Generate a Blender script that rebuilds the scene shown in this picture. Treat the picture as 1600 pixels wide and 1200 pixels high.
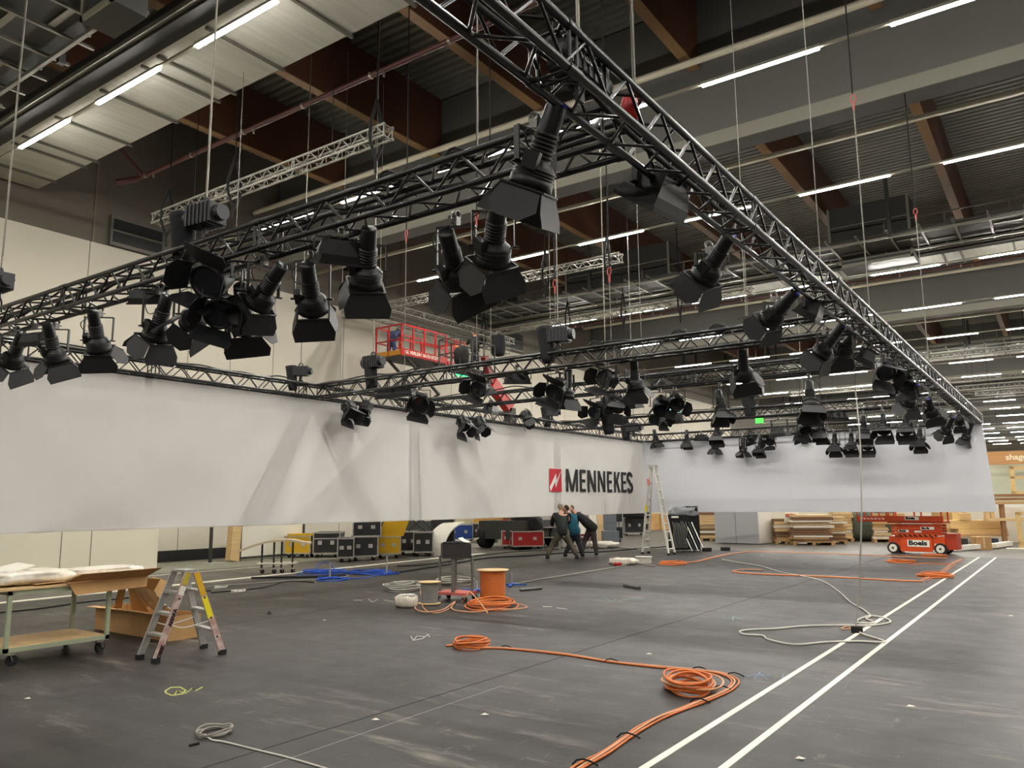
import bpy, math, random
from mathutils import Vector, Matrix
random.seed(11)
PI = math.pi
C = bpy.context.scene.collection
SC = bpy.context.scene
for o in list(bpy.data.objects): bpy.data.objects.remove(o)

# ------------------------------------------------------------------ camera
FPX, EYE = 1226.43, 1.6
def _rot(a, b, c):
    ca, sa, cb, sb, cc, sc_ = math.cos(a), math.sin(a), math.cos(b), math.sin(b), math.cos(c), math.sin(c)
    return Matrix(((cc, -sc_, 0), (sc_, cc, 0), (0, 0, 1))) @ Matrix(((1, 0, 0), (0, cb, -sb), (0, sb, cb))) @ Matrix(((ca, 0, sa), (0, 1, 0), (-sa, 0, ca)))
CM = _rot(0.612688, -0.151771, -0.0082138)          # rows: image right, down, forward; columns: X, -Z, Y
def _w(r): return Vector((CM[r][0], CM[r][2], -CM[r][1]))
RIGHT, DOWN, FWD = _w(0), _w(1), _w(2)
cam_data = bpy.data.cameras.new('camera')
cam = bpy.data.objects.new('camera', cam_data); C.objects.link(cam)
mw = Matrix.Identity(4)
for i, v in enumerate((RIGHT, -DOWN, -FWD)):
    for k in range(3): mw[k][i] = v[k]
mw[2][3] = EYE
cam.matrix_world = mw
cam_data.sensor_width = 36; cam_data.lens = 36 * FPX / 1600; cam_data.clip_end = 400; cam_data.clip_start = 0.05
SC.camera = cam
# ------------------------------------------------------------------ world, exposure
w = bpy.data.worlds.new('hall_world'); SC.world = w; w.use_nodes = True
w.node_tree.nodes['Background'].inputs[0].default_value = (1.0, 0.97, 0.92, 1)
w.node_tree.nodes['Background'].inputs[1].default_value = 0.15
SC.view_settings.view_transform = 'Standard'; SC.view_settings.look = 'None'
SC.view_settings.gamma = 1; SC.view_settings.use_curve_mapping = False
SC.view_settings.exposure = 1.42
LED = 90.0                                            # strength of every LED strip in the hall

# ------------------------------------------------------------------ survey helpers (photo pixel -> place in the hall)
O = Vector((0, 0, EYE))
def ray(px, py): return RIGHT * (px - 800) + DOWN * (py - 600) + FWD * FPX
def at_z(px, py, z=0.0): d = ray(px, py); return O + d * ((z - EYE) / d.z)
def on_floor(px, py, h=0.0): return at_z(px, py, 0.0) + Vector((0, 0, h))
def at_x(px, py, x): d = ray(px, py); return O + d * (x / d.x)
def at_y(px, py, y): d = ray(px, py); return O + d * (y / d.y)

# ------------------------------------------------------------------ materials
def lin(c): return tuple(((v / 255 + 0.055) / 1.055) ** 2.4 if v > 10 else v / 255 / 12.92 for v in c) + (1,)
def mat(name, col, rough=0.6, metal=0.0, var=0.0, scale=6.0, stretch=(1, 1, 1), emit=0, bump=0.0, coat=0.0, alpha=1.0, col2=None, trans=0.0):
    m = bpy.data.materials.new(name); m.use_nodes = True
    nt = m.node_tree; b = nt.nodes['Principled BSDF']
    b.inputs['Base Color'].default_value = lin(col); b.inputs['Roughness'].default_value = rough
    b.inputs['Metallic'].default_value = metal; b.inputs['Coat Weight'].default_value = coat
    b.inputs['Alpha'].default_value = alpha; b.inputs['Transmission Weight'].default_value = trans
    if emit:
        b.inputs['Emission Color'].default_value = lin(col); b.inputs['Emission Strength'].default_value = emit
    if var or bump:
        tc = nt.nodes.new('ShaderNodeTexCoord'); mp = nt.nodes.new('ShaderNodeMapping'); nz = nt.nodes.new('ShaderNodeTexNoise')
        mp.inputs['Scale'].default_value = stretch; nz.inputs['Scale'].default_value = scale; nz.inputs['Detail'].default_value = 5
        nt.links.new(tc.outputs['Object'], mp.inputs[0]); nt.links.new(mp.outputs[0], nz.inputs[0])
        if var:
            cr = nt.nodes.new('ShaderNodeValToRGB')
            a = [v * (1 - var) for v in lin(col)[:3]]; z = lin(col2)[:3] if col2 else [min(1, v * (1 + var)) for v in lin(col)[:3]]
            cr.color_ramp.elements[0].position = 0.35; cr.color_ramp.elements[0].color = (*a, 1)
            cr.color_ramp.elements[1].position = 0.68; cr.color_ramp.elements[1].color = (*z, 1)
            nt.links.new(nz.outputs[0], cr.inputs[0]); nt.links.new(cr.outputs[0], b.inputs['Base Color'])
        if bump:
            bp = nt.nodes.new('ShaderNodeBump'); bp.inputs['Strength'].default_value = bump
            nt.links.new(nz.outputs[0], bp.inputs['Height']); nt.links.new(bp.outputs[0], b.inputs['Normal'])
    return m
def stripes(name, c1, c2, scale, direction=(1, 0, 0), rough=0.7, width=0.5, noise=0.0):
    """two colours laid side by side along one object axis"""
    m = bpy.data.materials.new(name); m.use_nodes = True; nt = m.node_tree; b = nt.nodes['Principled BSDF']
    b.inputs['Roughness'].default_value = rough
    tc = nt.nodes.new('ShaderNodeTexCoord'); dp = nt.nodes.new('ShaderNodeVectorMath'); dp.operation = 'DOT_PRODUCT'
    dp.inputs[1].default_value = direction
    mu = nt.nodes.new('ShaderNodeMath'); mu.operation = 'MULTIPLY'; mu.inputs[1].default_value = scale
    fr = nt.nodes.new('ShaderNodeMath'); fr.operation = 'FRACT'
    lt = nt.nodes.new('ShaderNodeMath'); lt.operation = 'LESS_THAN'; lt.inputs[1].default_value = width
    mx = nt.nodes.new('ShaderNodeMix'); mx.data_type = 'RGBA'
    mx.inputs[6].default_value = lin(c2); mx.inputs[7].default_value = lin(c1)
    nt.links.new(tc.outputs['Object'], dp.inputs[0]); nt.links.new(dp.outputs['Value'], mu.inputs[0]); nt.links.new(mu.outputs[0], fr.inputs[0])
    nt.links.new(fr.outputs[0], lt.inputs[0]); nt.links.new(lt.outputs[0], mx.inputs[0]); nt.links.new(mx.outputs[2], b.inputs['Base Color'])
    return m
def glow(name, col, strength):
    m = bpy.data.materials.new(name); m.use_nodes = True; nt = m.node_tree
    nt.nodes.remove(nt.nodes['Principled BSDF']); e = nt.nodes.new('ShaderNodeEmission')
    e.inputs[0].default_value = lin(col); e.inputs[1].default_value = strength
    nt.links.new(e.outputs[0], nt.nodes['Material Output'].inputs[0]); return m

BLACK = mat('black_powder_coat', (12, 12, 13), 0.33, 0.0, coat=0.2)
LAMPBLACK = mat('lamp_black', (12, 13, 15), 0.42)
FLAPBLACK = mat('flap_black', (30, 30, 32), 0.5)
GLASS = mat('lens_glass', (50, 53, 58), 0.12, 0.5)
ALU = mat('bare_aluminium', (205, 203, 196), 0.34, 0.75)
ALUM = mat('matt_aluminium', (176, 174, 168), 0.5, 0.35, var=0.12, scale=9)
STEEL = mat('galvanised_wire', (124, 121, 112), 0.5, 0.3)
RUBBER = mat('black_rubber', (22, 22, 22), 0.75)
RED = mat('red_enamel', (176, 26, 20), 0.42)
ORANGE = mat('orange_enamel', (206, 74, 22), 0.4, var=0.06)
CABLEO = mat('orange_cable', (210, 112, 44), 0.5)
CABLEP = mat('pale_orange_cable', (214, 158, 116), 0.5)
WHITE = mat('white_laminate', (226, 222, 206), 0.5)
TAPE = mat('white_tape', (236, 232, 214), 0.55, var=0.04, scale=3)
CARD = mat('cardboard', (188, 146, 96), 0.8, var=0.08, scale=4)
CARDD = mat('cardboard_inside', (206, 166, 112), 0.8, var=0.05, scale=4)
FILM = mat('plastic_film', (228, 220, 204), 0.25, var=0.12, scale=14, bump=0.7)
PINE = mat('pine_board', (214, 182, 132), 0.65, var=0.12, scale=5, stretch=(0.3, 1, 8))
PINE2 = mat('plywood_edge', (190, 152, 100), 0.7, var=0.18, scale=6, stretch=(0.3, 0.3, 30))
BLACKCASE = mat('black_case_board', (32, 31, 32), 0.5, var=0.1, scale=2)
YELLOW = mat('yellow_case_board', (206, 162, 22), 0.5, var=0.1, scale=2)
BLUE = mat('blue_case_board', (28, 66, 142), 0.5)
REDCASE = mat('red_case_board', (150, 26, 24), 0.5, var=0.1, scale=2)
BLUECABLE = mat('blue_cable', (30, 84, 190), 0.5)
GREYCABLE = mat('grey_cable', (158, 154, 144), 0.6)
GREEN = mat('pale_green_frame', (168, 176, 146), 0.5, var=0.06)

# ------------------------------------------------------------------ mesh builder
class MB:
    def __init__(s, off=(0, 0, 0)): s.v = []; s.f = []; s.sm = []; s.mi = []; s.off = Vector(off); s.cur = 0
    def add(s, vs, fs, smooth=False):
        n = len(s.v); s.v += [Vector(p) - s.off for p in vs]
        for f in fs: s.f.append(tuple(i + n for i in f)); s.sm.append(smooth); s.mi.append(s.cur)
        return s
    def box(s, c, d, m=None):
        c = Vector(c); h = [x / 2 for x in d]
        p = [Vector((x * h[0], y * h[1], z * h[2])) for x in (-1, 1) for y in (-1, 1) for z in (-1, 1)]
        if m is not None: p = [m @ q for q in p]
        return s.add([c + q for q in p], [(0, 1, 3, 2), (4, 6, 7, 5), (0, 4, 5, 1), (2, 3, 7, 6), (0, 2, 6, 4), (1, 5, 7, 3)])
    def bb(s, a, b): return s.box([(a[i] + b[i]) / 2 for i in range(3)], [abs(b[i] - a[i]) for i in range(3)])
    def bar(s, a, b, w, h, up=(0, 0, 1)):
        a, b = Vector(a), Vector(b); d = b - a; m = frame(d, up)
        return s.box((a + b) / 2, (w, h, d.length), m)
    def cyl(s, a, b, r, n=8, r2=None, caps=True):
        a, b = Vector(a), Vector(b); m = frame(b - a); r2 = r if r2 is None else r2
        A = [a + m @ Vector((r * math.cos(2 * PI * i / n), r * math.sin(2 * PI * i / n), 0)) for i in range(n)]
        B = [b + m @ Vector((r2 * math.cos(2 * PI * i / n), r2 * math.sin(2 * PI * i / n), 0)) for i in range(n)]
        k = len(s.v); s.add(A + B, [(i, (i + 1) % n, n + (i + 1) % n, n + i) for i in range(n)], n > 4)
        if caps: s.add(A, [tuple(range(n - 1, -1, -1))]); s.add(B, [tuple(range(n))])
        return s
    def tube(s, pts, r, n=5, closed=False):
        pts = [Vector(p) for p in pts]; N = len(pts); vs = []; prev = None
        for i, p in enumerate(pts):
            a = pts[i - 1] if (i > 0 or closed) else p; b = pts[(i + 1) % N] if (i < N - 1 or closed) else p
            t = (b - a).normalized() if (b - a).length > 1e-9 else Vector((0, 0, 1))
            u = Vector((0, 0, 1)) if prev is None else prev
            u = u - t * u.dot(t)
            if u.length < 1e-3: u = Vector((1, 0, 0)) - t * t.x
            u.normalize(); prev = u; q = t.cross(u)
            vs += [p + u * (r * math.cos(2 * PI * k / n)) + q * (r * math.sin(2 * PI * k / n)) for k in range(n)]
        fs = [(i * n + k, i * n + (k + 1) % n, ((i + 1) % N) * n + (k + 1) % n, ((i + 1) % N) * n + k) for i in range(N if closed else N - 1) for k in range(n)]
        return s.add(vs, fs, True)
    def lathe(s, prof, n=16, m=None, c=(0, 0, 0), smooth=True):
        c = Vector(c); vs = []
        for r, z in prof:
            for i in range(n):
                p = Vector((r * math.cos(2 * PI * i / n), r * math.sin(2 * PI * i / n), z)); vs.append(c + (m @ p if m is not None else p))
        return s.add(vs, [(j * n + i, j * n + (i + 1) % n, (j + 1) * n + (i + 1) % n, (j + 1) * n + i) for j in range(len(prof) - 1) for i in range(n)], smooth)
    def prism(s, pts, ex):
        pts = [Vector(p) for p in pts]; ex = Vector(ex); n = len(pts)
        s.add(pts + [p + ex for p in pts], [tuple(range(n - 1, -1, -1)), tuple(range(n, 2 * n))] + [(i, (i + 1) % n, n + (i + 1) % n, n + i) for i in range(n)])
        return s
    def mesh(s, name, *mats):
        me = bpy.data.meshes.new(name); me.from_pydata([tuple(v) for v in s.v], [], s.f); me.validate(clean_customdata=False)
        if len(me.polygons) == len(s.sm):
            me.polygons.foreach_set('use_smooth', s.sm); me.polygons.foreach_set('material_index', s.mi)
        for m in mats: me.materials.append(m)
        me.update(); return me
    def build(s, name, m, parent=None, **kw):
        ms = m if isinstance(m, (list, tuple)) else [m]
        return put(name, s.mesh(name, *ms), parent, **kw)
def frame(d, up=(0, 0, 1)):
    d = Vector(d).normalized(); u = Vector(up)
    if abs(d.dot(u.normalized())) > 0.999: u = Vector((1, 0, 0))
    x = u.cross(d).normalized(); y = d.cross(x)
    return Matrix((x, y, d)).transposed()
def put(name, me, parent=None, loc=None, mtx=None):
    o = bpy.data.objects.new(name, me); C.objects.link(o)
    if parent is not None: o.parent = parent
    if mtx is not None: o.matrix_basis = mtx
    if loc is not None: o.location = loc
    return o
def tag(o, label, cat, group=None, kind=None):
    o['label'] = label; o['category'] = cat
    if group: o['group'] = group
    if kind: o['kind'] = kind
    return o
def thing(name, label, cat, loc=(0, 0, 0), rz=0.0, group=None):
    o = bpy.data.objects.new(name, None); C.objects.link(o); o.location = loc; o.rotation_euler = (0, 0, rz)
    o.empty_display_size = 0.1
    return tag(o, label, cat, group)
def single(name, mb, m, label, cat, group=None, loc=None):
    return tag(mb.build(name, m, None, loc=loc), label, cat, group)
def struct(name, mb, m, label=None):
    o = mb.build(name, m); o['kind'] = 'structure'
    if label: o['label'] = label
    return o
def smooth_path(pts, k=6):
    pts = [Vector(p) for p in pts]; out = []
    for i in range(len(pts) - 1):
        p0 = pts[max(i - 1, 0)]; p1 = pts[i]; p2 = pts[i + 1]; p3 = pts[min(i + 2, len(pts) - 1)]
        for j in range(k):
            t = j / k
            out.append(0.5 * ((2 * p1) + (p2 - p0) * t + (2 * p0 - 5 * p1 + 4 * p2 - p3) * t * t + (3 * p1 - p0 - 3 * p2 + p3) * t ** 3))
    out.append(pts[-1]); return out
def text_part(s, size, mtx, m, parent=None, xs=1.0, fat=0.0, name='lettering', depth=0.002):
    cu = bpy.data.curves.new(name, 'FONT'); cu.body = s; cu.size = size; cu.offset = fat; cu.space_character = 1.08 if fat > .01 else 1.0; cu.extrude = depth
    cu.resolution_u = 4
    t = bpy.data.objects.new(name, cu); me = bpy.data.meshes.new_from_object(t); bpy.data.objects.remove(t)
    me.transform(mtx @ Matrix.Scale(xs, 4, (1, 0, 0))); me.materials.clear(); me.materials.append(m)
    return put(name, me, parent)
def basis(x, y, z, o):
    m = Matrix.Identity(4)
    for i, v in enumerate((x, y, z)):
        for k in range(3): m[k][i] = v[k]
    for k in range(3): m[k][3] = o[k]
    return m

# ================================================================== THE HALL
WX = -22.0                                   # the long left wall
PER = 22.5                                   # the roof repeats every 22.5 m
ZL, ZS, ZG, ZB, ZD = 9.6, 10.1, 11.9, 9.9, 13.7   # light strips, duct, glulams, girder underside, roof deck
XR = 42.0
def floor_material(name, base, base2, scuff, amt):
    m = bpy.data.materials.new(name); m.use_nodes = True; nt = m.node_tree; b = nt.nodes['Principled BSDF']; L = nt.links
    tc = nt.nodes.new('ShaderNodeTexCoord')
    def noise(scale, st, det=6, rough=0.6):
        mp = nt.nodes.new('ShaderNodeMapping'); mp.inputs['Scale'].default_value = st; mp.inputs['Rotation'].default_value = (0, 0, 0.25)
        n = nt.nodes.new('ShaderNodeTexNoise'); n.inputs['Scale'].default_value = scale; n.inputs['Detail'].default_value = det; n.inputs['Roughness'].default_value = rough
        L.new(tc.outputs['Object'], mp.inputs[0]); L.new(mp.outputs[0], n.inputs[0]); return n.outputs[0]
    def ramp(src, p0, p1, c0=(0, 0, 0, 1), c1=(1, 1, 1, 1)):
        r = nt.nodes.new('ShaderNodeValToRGB'); r.color_ramp.elements[0].position = p0; r.color_ramp.elements[1].position = p1
        r.color_ramp.elements[0].color = c0; r.color_ramp.elements[1].color = c1; L.new(src, r.inputs[0]); return r.outputs[0]
    big = ramp(noise(0.35, (1, 1, 1)), 0.35, 0.7, lin(base), lin(base2))
    sc1 = ramp(noise(1.6, (0.5, 2.4, 1), 9, 0.72), 0.54, 0.78)
    sc2 = ramp(noise(5.0, (1.6, 0.5, 1), 8, 0.75), 0.60, 0.80)
    mask = ramp(noise(0.5, (1, 1, 1), 2), 0.42, 0.62)
    ad = nt.nodes.new('ShaderNodeMath'); ad.operation = 'MAXIMUM'; L.new(sc1, ad.inputs[0]); L.new(sc2, ad.inputs[1])
    mu = nt.nodes.new('ShaderNodeMath'); mu.operation = 'MULTIPLY'; L.new(ad.outputs[0], mu.inputs[0]); L.new(mask, mu.inputs[1])
    m2 = nt.nodes.new('ShaderNodeMath'); m2.operation = 'MULTIPLY'; m2.inputs[1].default_value = amt; L.new(mu.outputs[0], m2.inputs[0])
    mp = nt.nodes.new('ShaderNodeMapping'); mp.inputs['Scale'].default_value = (0.10, 2.6, 1); mp.inputs['Rotation'].default_value = (0, 0, 0.12); L.new(tc.outputs['Object'], mp.inputs[0])
    sn = nt.nodes.new('ShaderNodeTexNoise'); sn.inputs['Scale'].default_value = 1.4; sn.inputs['Detail'].default_value = 4; L.new(mp.outputs[0], sn.inputs[0])
    sk_ = ramp(sn.outputs[0], 0.36, 0.52, (0.52, 0.52, 0.52, 1), (1, 1, 1, 1))
    mm_ = nt.nodes.new('ShaderNodeMix'); mm_.data_type = 'RGBA'; mm_.blend_type = 'MULTIPLY'; mm_.inputs[0].default_value = 1.0; L.new(big, mm_.inputs[6]); L.new(sk_, mm_.inputs[7]); big = mm_.outputs[2]
    mx = nt.nodes.new('ShaderNodeMix'); mx.data_type = 'RGBA'; L.new(m2.outputs[0], mx.inputs[0]); L.new(big, mx.inputs[6]); mx.inputs[7].default_value = lin(scuff)
    L.new(mx.outputs[2], b.inputs['Base Color'])
    rr = nt.nodes.new('ShaderNodeMapRange'); rr.inputs[3].default_value = 0.38; rr.inputs[4].default_value = 0.62
    L.new(noise(2.2, (1, 1, 1)), rr.inputs[0]); L.new(rr.outputs[0], b.inputs['Roughness'])
    bp = nt.nodes.new('ShaderNodeBump'); bp.inputs['Strength'].default_value = 0.05; L.new(noise(40, (1, 1, 1), 3), bp.inputs['Height']); L.new(bp.outputs[0], b.inputs['Normal'])
    return m
F_OUT = floor_material('hall_asphalt', (88, 83, 76), (104, 98, 89), (150, 142, 128), 0.35)
F_IN = floor_material('stage_floor', (38, 35, 32), (50, 46, 42), (156, 148, 136), 0.95)
struct('floor', MB().bb((WX - 12, -25, -0.3), (XR, 150, 0)), F_OUT)
FE = 26.15                                   # the dark sheeting ends here
XI = -14.9
struct('floor', MB().bb((XI, -24, 0.0), (XR, FE, 0.004)), F_IN, 'dark sheet floor inside the stand area')
fs = MB()
for x0, x1, y0, y1 in ((-4.55, -4.53, 2, FE), (-9.6, -9.585, 6, FE), (0.6, 0.62, 6, FE)): fs.bb((x0, y0, 0.004), (x1, y1, 0.0046))
struct('trim_1', fs, mat('floor_seam', (34, 33, 32), 0.8))
struct('trim_2', MB().bb((WX + 0.4, -5, 0.0), (-18.3, 30, 0.003)), mat('green_grey_paint', (134, 134, 116), 0.6, var=0.08, scale=1))

# left wall: pale lower part, beige upper part, dark skirting
WLOW = mat('wall_white', (206, 199, 182), 0.75, var=0.03, scale=0.4)
WUP = mat('wall_beige', (108, 101, 90), 0.8, var=0.06, scale=0.5)
GY0, GY1, GZ = 24.6, 43.0, 3.1
wl_ = MB().bb((WX - 0.3, -20, 0.32), (WX, GY0, 9.05)); wl_.bb((WX - 0.3, GY1, 0.32), (WX, 62, 9.05)); wl_.bb((WX - 0.3, GY0, GZ), (WX, GY1, 9.05))
struct('wall_left', wl_, WLOW)
rm = MB().bb((-33.2, GY0 - 3, 0), (-33, GY1 + 3, GZ + .5)); rm.bb((-33, GY0 - 3, 0), (WX - .3, GY0 - 2.8, GZ + .5)); rm.bb((-33, GY1 + 2.8, 0), (WX - .3, GY1 + 3, GZ + .5)); rm.bb((-33, GY0 - 3, GZ + .4), (WX - .3, GY1 + 3, GZ + .5))
struct('wall_side_room', rm, mat('side_room_white', (214, 206, 184), 0.7), 'walls of the side room behind the gate')
for yy_ in (28.5, 34.0, 39.5):  # added lamps, hidden above the gate, that brighten the side room
    tl = thing('ceiling_light', 'lit tube in the side room behind the gate, %s from the camera' % {28.5: 'first', 34.0: 'second', 39.5: 'third'}[yy_], 'light', (-27.5, yy_, GZ + .2), 0, 'LED tubes of the side room')
    MB().bb((-1.1, -.045, .02), (1.1, .045, .2)).build('housing', mat('side_housing', (170, 166, 150), .5), tl); MB().bb((-1.08, -.04, 0), (1.08, .04, .02)).build('diffuser', glow('side_led', (255, 250, 238), LED * .8), tl)
up = MB().bb((WX - 0.5, -20, 9.05), (WX - 0.12, 62, ZD)); up.bb((WX - 0.5, 62, 0), (WX - 0.12, 150, ZD))
struct('wall_left', up, WUP, 'beige upper part of the long wall')
struct('baseboard_left', MB().bb((WX - 0.3, -20, 0), (WX + 0.03, GY0, 0.32)).bb((WX - 0.3, GY1, 0), (WX + 0.03, 62, 0.32)), mat('skirting_black', (20, 20, 19), 0.6))
sm_ = MB()
for y in (1, 4.2, 7.4, 10.6, 13.8, 17, 20.2, 23.4, 26.6, 29.8, 33, 36.2, 39.4, 46, 52, 58): sm_.bb((WX - 0.02, y, 0.32 if not 24.6 < y < 43 else 3.1), (WX + 0.004, y + 0.02, 9.05))
for y in (10.7, 22.3, 30, 40): sm_.bb((WX - 0.14, y, 9.06), (WX - 0.10, y + 0.06, ZD))
struct('trim_3', sm_, mat('wall_joint', (120, 110, 92), 0.8))
struct('wall_far', MB().bb((WX, 149, 0), (XR, 150, ZD)), mat('far_wall', (150, 140, 120), 0.8))
struct('wall_right', MB().bb((XR, -25, 0), (XR + 0.3, 150, ZD)), mat('right_wall', (150, 140, 120), 0.8))
struct('wall_back', MB().bb((WX, -25.3, 0), (XR, -25, ZD)), mat('back_wall', (160, 150, 130), 0.8))
# low partition in front of the wall at the left
pw = MB().bb((-22, -12, 0.0), (-19.6, 11.75, 2.9))
struct('wall_partition', pw, mat('partition_white', (222, 216, 196), 0.7))
pj = MB()
for y in (10.0, 9.3, 6.2): pj.bb((-19.6, y, 0), (-19.592, y + 0.02, 2.9))
struct('trim_4', pj, mat('partition_joint', (140, 132, 116), 0.8))
# louvred openings high in the wall
for i, (a, b, z0, z1) in enumerate(((11.25, 12.75, 9.2, 9.95), (30.6, 32.3, 8.9 + 0.35, 10.1), (47.5, 49.6, 9.3, 10.2))):
    wn = struct('window_%d' % (i + 1), MB().bb((WX - 0.13, a - 0.08, z0 - 0.08), (WX - 0.02, b + 0.08, z1 + 0.08)), mat('louvre_frame', (96, 94, 84), 0.5))
    lb = MB()
    for k in range(2): lb.bb((WX - 0.03, a, z0 + k * (z1 - z0) / 2 + 0.03), (WX, b, z0 + (k + 1) * (z1 - z0) / 2 - 0.03))
    lb.build('pane', mat('louvre_dark', (24, 26, 26), 0.3), wn)

# roof deck of folded sheet: ribs run across the hall
dk = MB(); p = 0.28; y = -12.0; rows = []
while y < 62: rows += [(y, ZD), (y + 0.11, ZD), (y + 0.14, ZD + 0.09), (y + 0.25, ZD + 0.09)]; y += p
while y < 150: rows += [(y, ZD), (y + 0.25, ZD), (y + 0.32, ZD + 0.1), (y + 0.6, ZD + 0.1)]; y += 0.7
vs = []
for yy, zz in rows: vs += [(WX - 0.4, yy, zz), (XR, yy, zz)]
dk.add(vs, [(2 * i, 2 * i + 1, 2 * i + 3, 2 * i + 2) for i in range(len(rows) - 1)])
struct('ceiling', dk, mat('roof_sheet', (128, 128, 118), 0.45, 0.35, var=0.08, scale=0.7))
struct('ceiling', MB().bb((WX - 0.5, -25.3, ZD + 0.12), (XR, 150, ZD + 0.3)), mat('roof_top', (70, 70, 66), 0.8), 'outer roof skin above the folded sheet')
# glued timber beams run away from the camera, girders run across
GLU = mat('glulam_wood', (98, 62, 44), 0.55, var=0.16, scale=3, stretch=(1, 0.15, 12))
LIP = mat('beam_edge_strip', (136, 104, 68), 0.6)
for k in range(0, 16):
    x = -18.70 + 4.05 * k
    for q in range(3):
        y0 = 17.6 - PER + PER * q + 0.1; y1 = y0 + PER - 0.8
        g = struct('ceiling_beam', MB().bb((x, y0, ZG), (x + 0.22, y1, ZD - 0.01)), GLU)
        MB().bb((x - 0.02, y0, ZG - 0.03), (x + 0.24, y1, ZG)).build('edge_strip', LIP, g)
GIR = mat('girder_grey', (92, 91, 86), 0.75, var=0.05, scale=0.4)
for q in range(-1, 6):
    yb = 17.0 + PER * q
    struct('ceiling_girder', MB().bb((WX, yb, ZB), (XR, yb + 0.6, ZD)), GIR)
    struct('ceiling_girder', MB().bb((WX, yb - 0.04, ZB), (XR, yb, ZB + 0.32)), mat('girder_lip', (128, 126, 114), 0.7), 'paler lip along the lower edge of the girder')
DUCT = mat('galvanised_duct', (178, 177, 166), 0.42, 0.25, var=0.1, scale=1.2, stretch=(6, 0.4, 1))
DARK = mat('dark_steel', (58, 58, 54), 0.6, 0.2)
RAIL0 = mat('strip_zinc', (120, 118, 108), 0.6)
for q in range(0, 4):
    y0 = 7.35 + PER * q; wdt = 1.78
    d = thing('flat_duct', 'wide pale galvanised flat duct under the roof, %s from the camera' % ('nearest', 'second', 'third', 'fourth')[q], 'duct', (0, y0, ZS))
    MB().bb((WX, -0.42, -.12), (XR - .05, -0.05, 0.3)).build('edge_channel', mat('channel_grey', (50, 50, 47), .8), d)
    MB().bb((WX, -0.5, -.05), (XR - .05, -0.42, 0.05)).build('edge_strip', RAIL0, d)
    jb = MB().bb((WX, 0, 0), (XR - .05, wdt, 0.06)); jb.cur = 1; x = WX + 0.9; i = 0
    while x < XR - .2:
        jb.bb((x, 0.1, -0.05), (x + 0.06, wdt + 0.06, 0)); x += (1.55, 0.55)[i % 2] if i % 4 < 3 else 1.9; i += 1
    jb.build('sheet_metal', [DUCT, mat('hanger_rail', (92, 90, 80), 0.5, 0.3)], d)
    cb = MB().cyl((WX + 2.2, y0 + 3.3, 10.35), (XR - .1, y0 + 3.3, 10.35), 0.055, 8); cb.cur = 1
    for k in range(28): cb.cyl((WX + 2.6 + 2.1 * k, y0 + 3.3, 10.35), (WX + 2.66 + 2.1 * k, y0 + 3.3, 10.35), 0.07, 8)
    for k in range(14): cb.cyl((WX + 3 + 4.2 * k, y0 + 3.3, 10.2), (WX + 3 + 4.2 * k, y0 + 3.3, 10.35), 0.025, 6)
    pr = single('sprinkler_pipe', cb, [mat('pipe_red', (74, 36, 32), 0.5), mat('pipe_clamp', (160, 150, 136), 0.3, 0.7)],
                'dark red sprinkler pipe with bright clamps, %s from the camera' % ('nearest', 'second', 'third', 'fourth')[q], 'pipe')
    if q == 0:
        el = MB().cyl((WX + 2.2, y0 + 3.3, 10.35), (WX + 1.9, y0 + 2.9, 10.2), 0.09, 8); el.cyl((WX + 2.5, y0 + 3.3, 10.35), (WX + 2.5, y0 + 2.6, 10.9), 0.06, 8)
        el.build('elbow', bpy.data.materials['pipe_red'], pr)
    single('white_pipe', MB().cyl((WX, 16.0 + PER * q, 11.55), (XR, 16.0 + PER * q, 11.55), 0.085, 10), mat('pipe_white', (206, 198, 176), 0.5),
           'thick off-white pipe high before the grey girder, %s from the camera' % ('nearest', 'second', 'third', 'fourth')[q], 'pipe')
    single('conduit_rail', MB().bb((WX, 18.55 + PER * q, 9.95), (XR, 18.63 + PER * q, 10.05)), mat('rail_pale', (190, 184, 164), 0.4, 0.3),
           'thin pale rail just beyond the grey girder, %s from the camera' % ('nearest', 'second', 'third', 'fourth')[q], 'rail')

# LED light strips
LEDM = glow('led_white', (255, 251, 243), LED)
LEDM2 = LEDM
RAIL = mat('light_rail', (170, 166, 150), 0.4, 0.3)
hous = MB().bb((0, -0.045, 0.02), (2.23, 0.045, 0.08)).mesh('housing', RAIL)
tubem = MB().bb((0.02, -0.04, 0.0), (2.21, 0.04, 0.02)).mesh('diffuser', LEDM)
far_m = MB(); far_m.bb((0, -0.045, 0.02), (2.23, 0.045, 0.08)); far_m.cur = 1; far_m.bb((0.02, -0.04, 0.0), (2.21, 0.04, 0.02)); far_me = far_m.mesh('light', RAIL, LEDM)
rowY = []
for q in range(-1, 6): rowY += [7.28 + PER * q, 13.8 + PER * q, 20.6 + PER * q + (0.4 if q else 0)]
NUM = ['first', 'second', 'third', 'fourth', 'fifth', 'sixth', 'seventh', 'eighth', 'ninth', 'tenth', 'eleventh', 'twelfth', 'thirteenth', 'fourteenth', 'fifteenth',
       'sixteenth', 'seventeenth', 'eighteenth', 'nineteenth', 'twentieth', 'twenty-first', 'twenty-second', 'twenty-third', 'twenty-fourth']
def visible(p, m=0):
    d = Vector(p) - O; z = d.dot(FWD)
    if z < 0.3: return False
    x = 800 + FPX * d.dot(RIGHT) / z; y = 600 + FPX * d.dot(DOWN) / z
    return -m < x < 1600 + m and -m < y < 1200 + m
seen_row = 0
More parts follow.
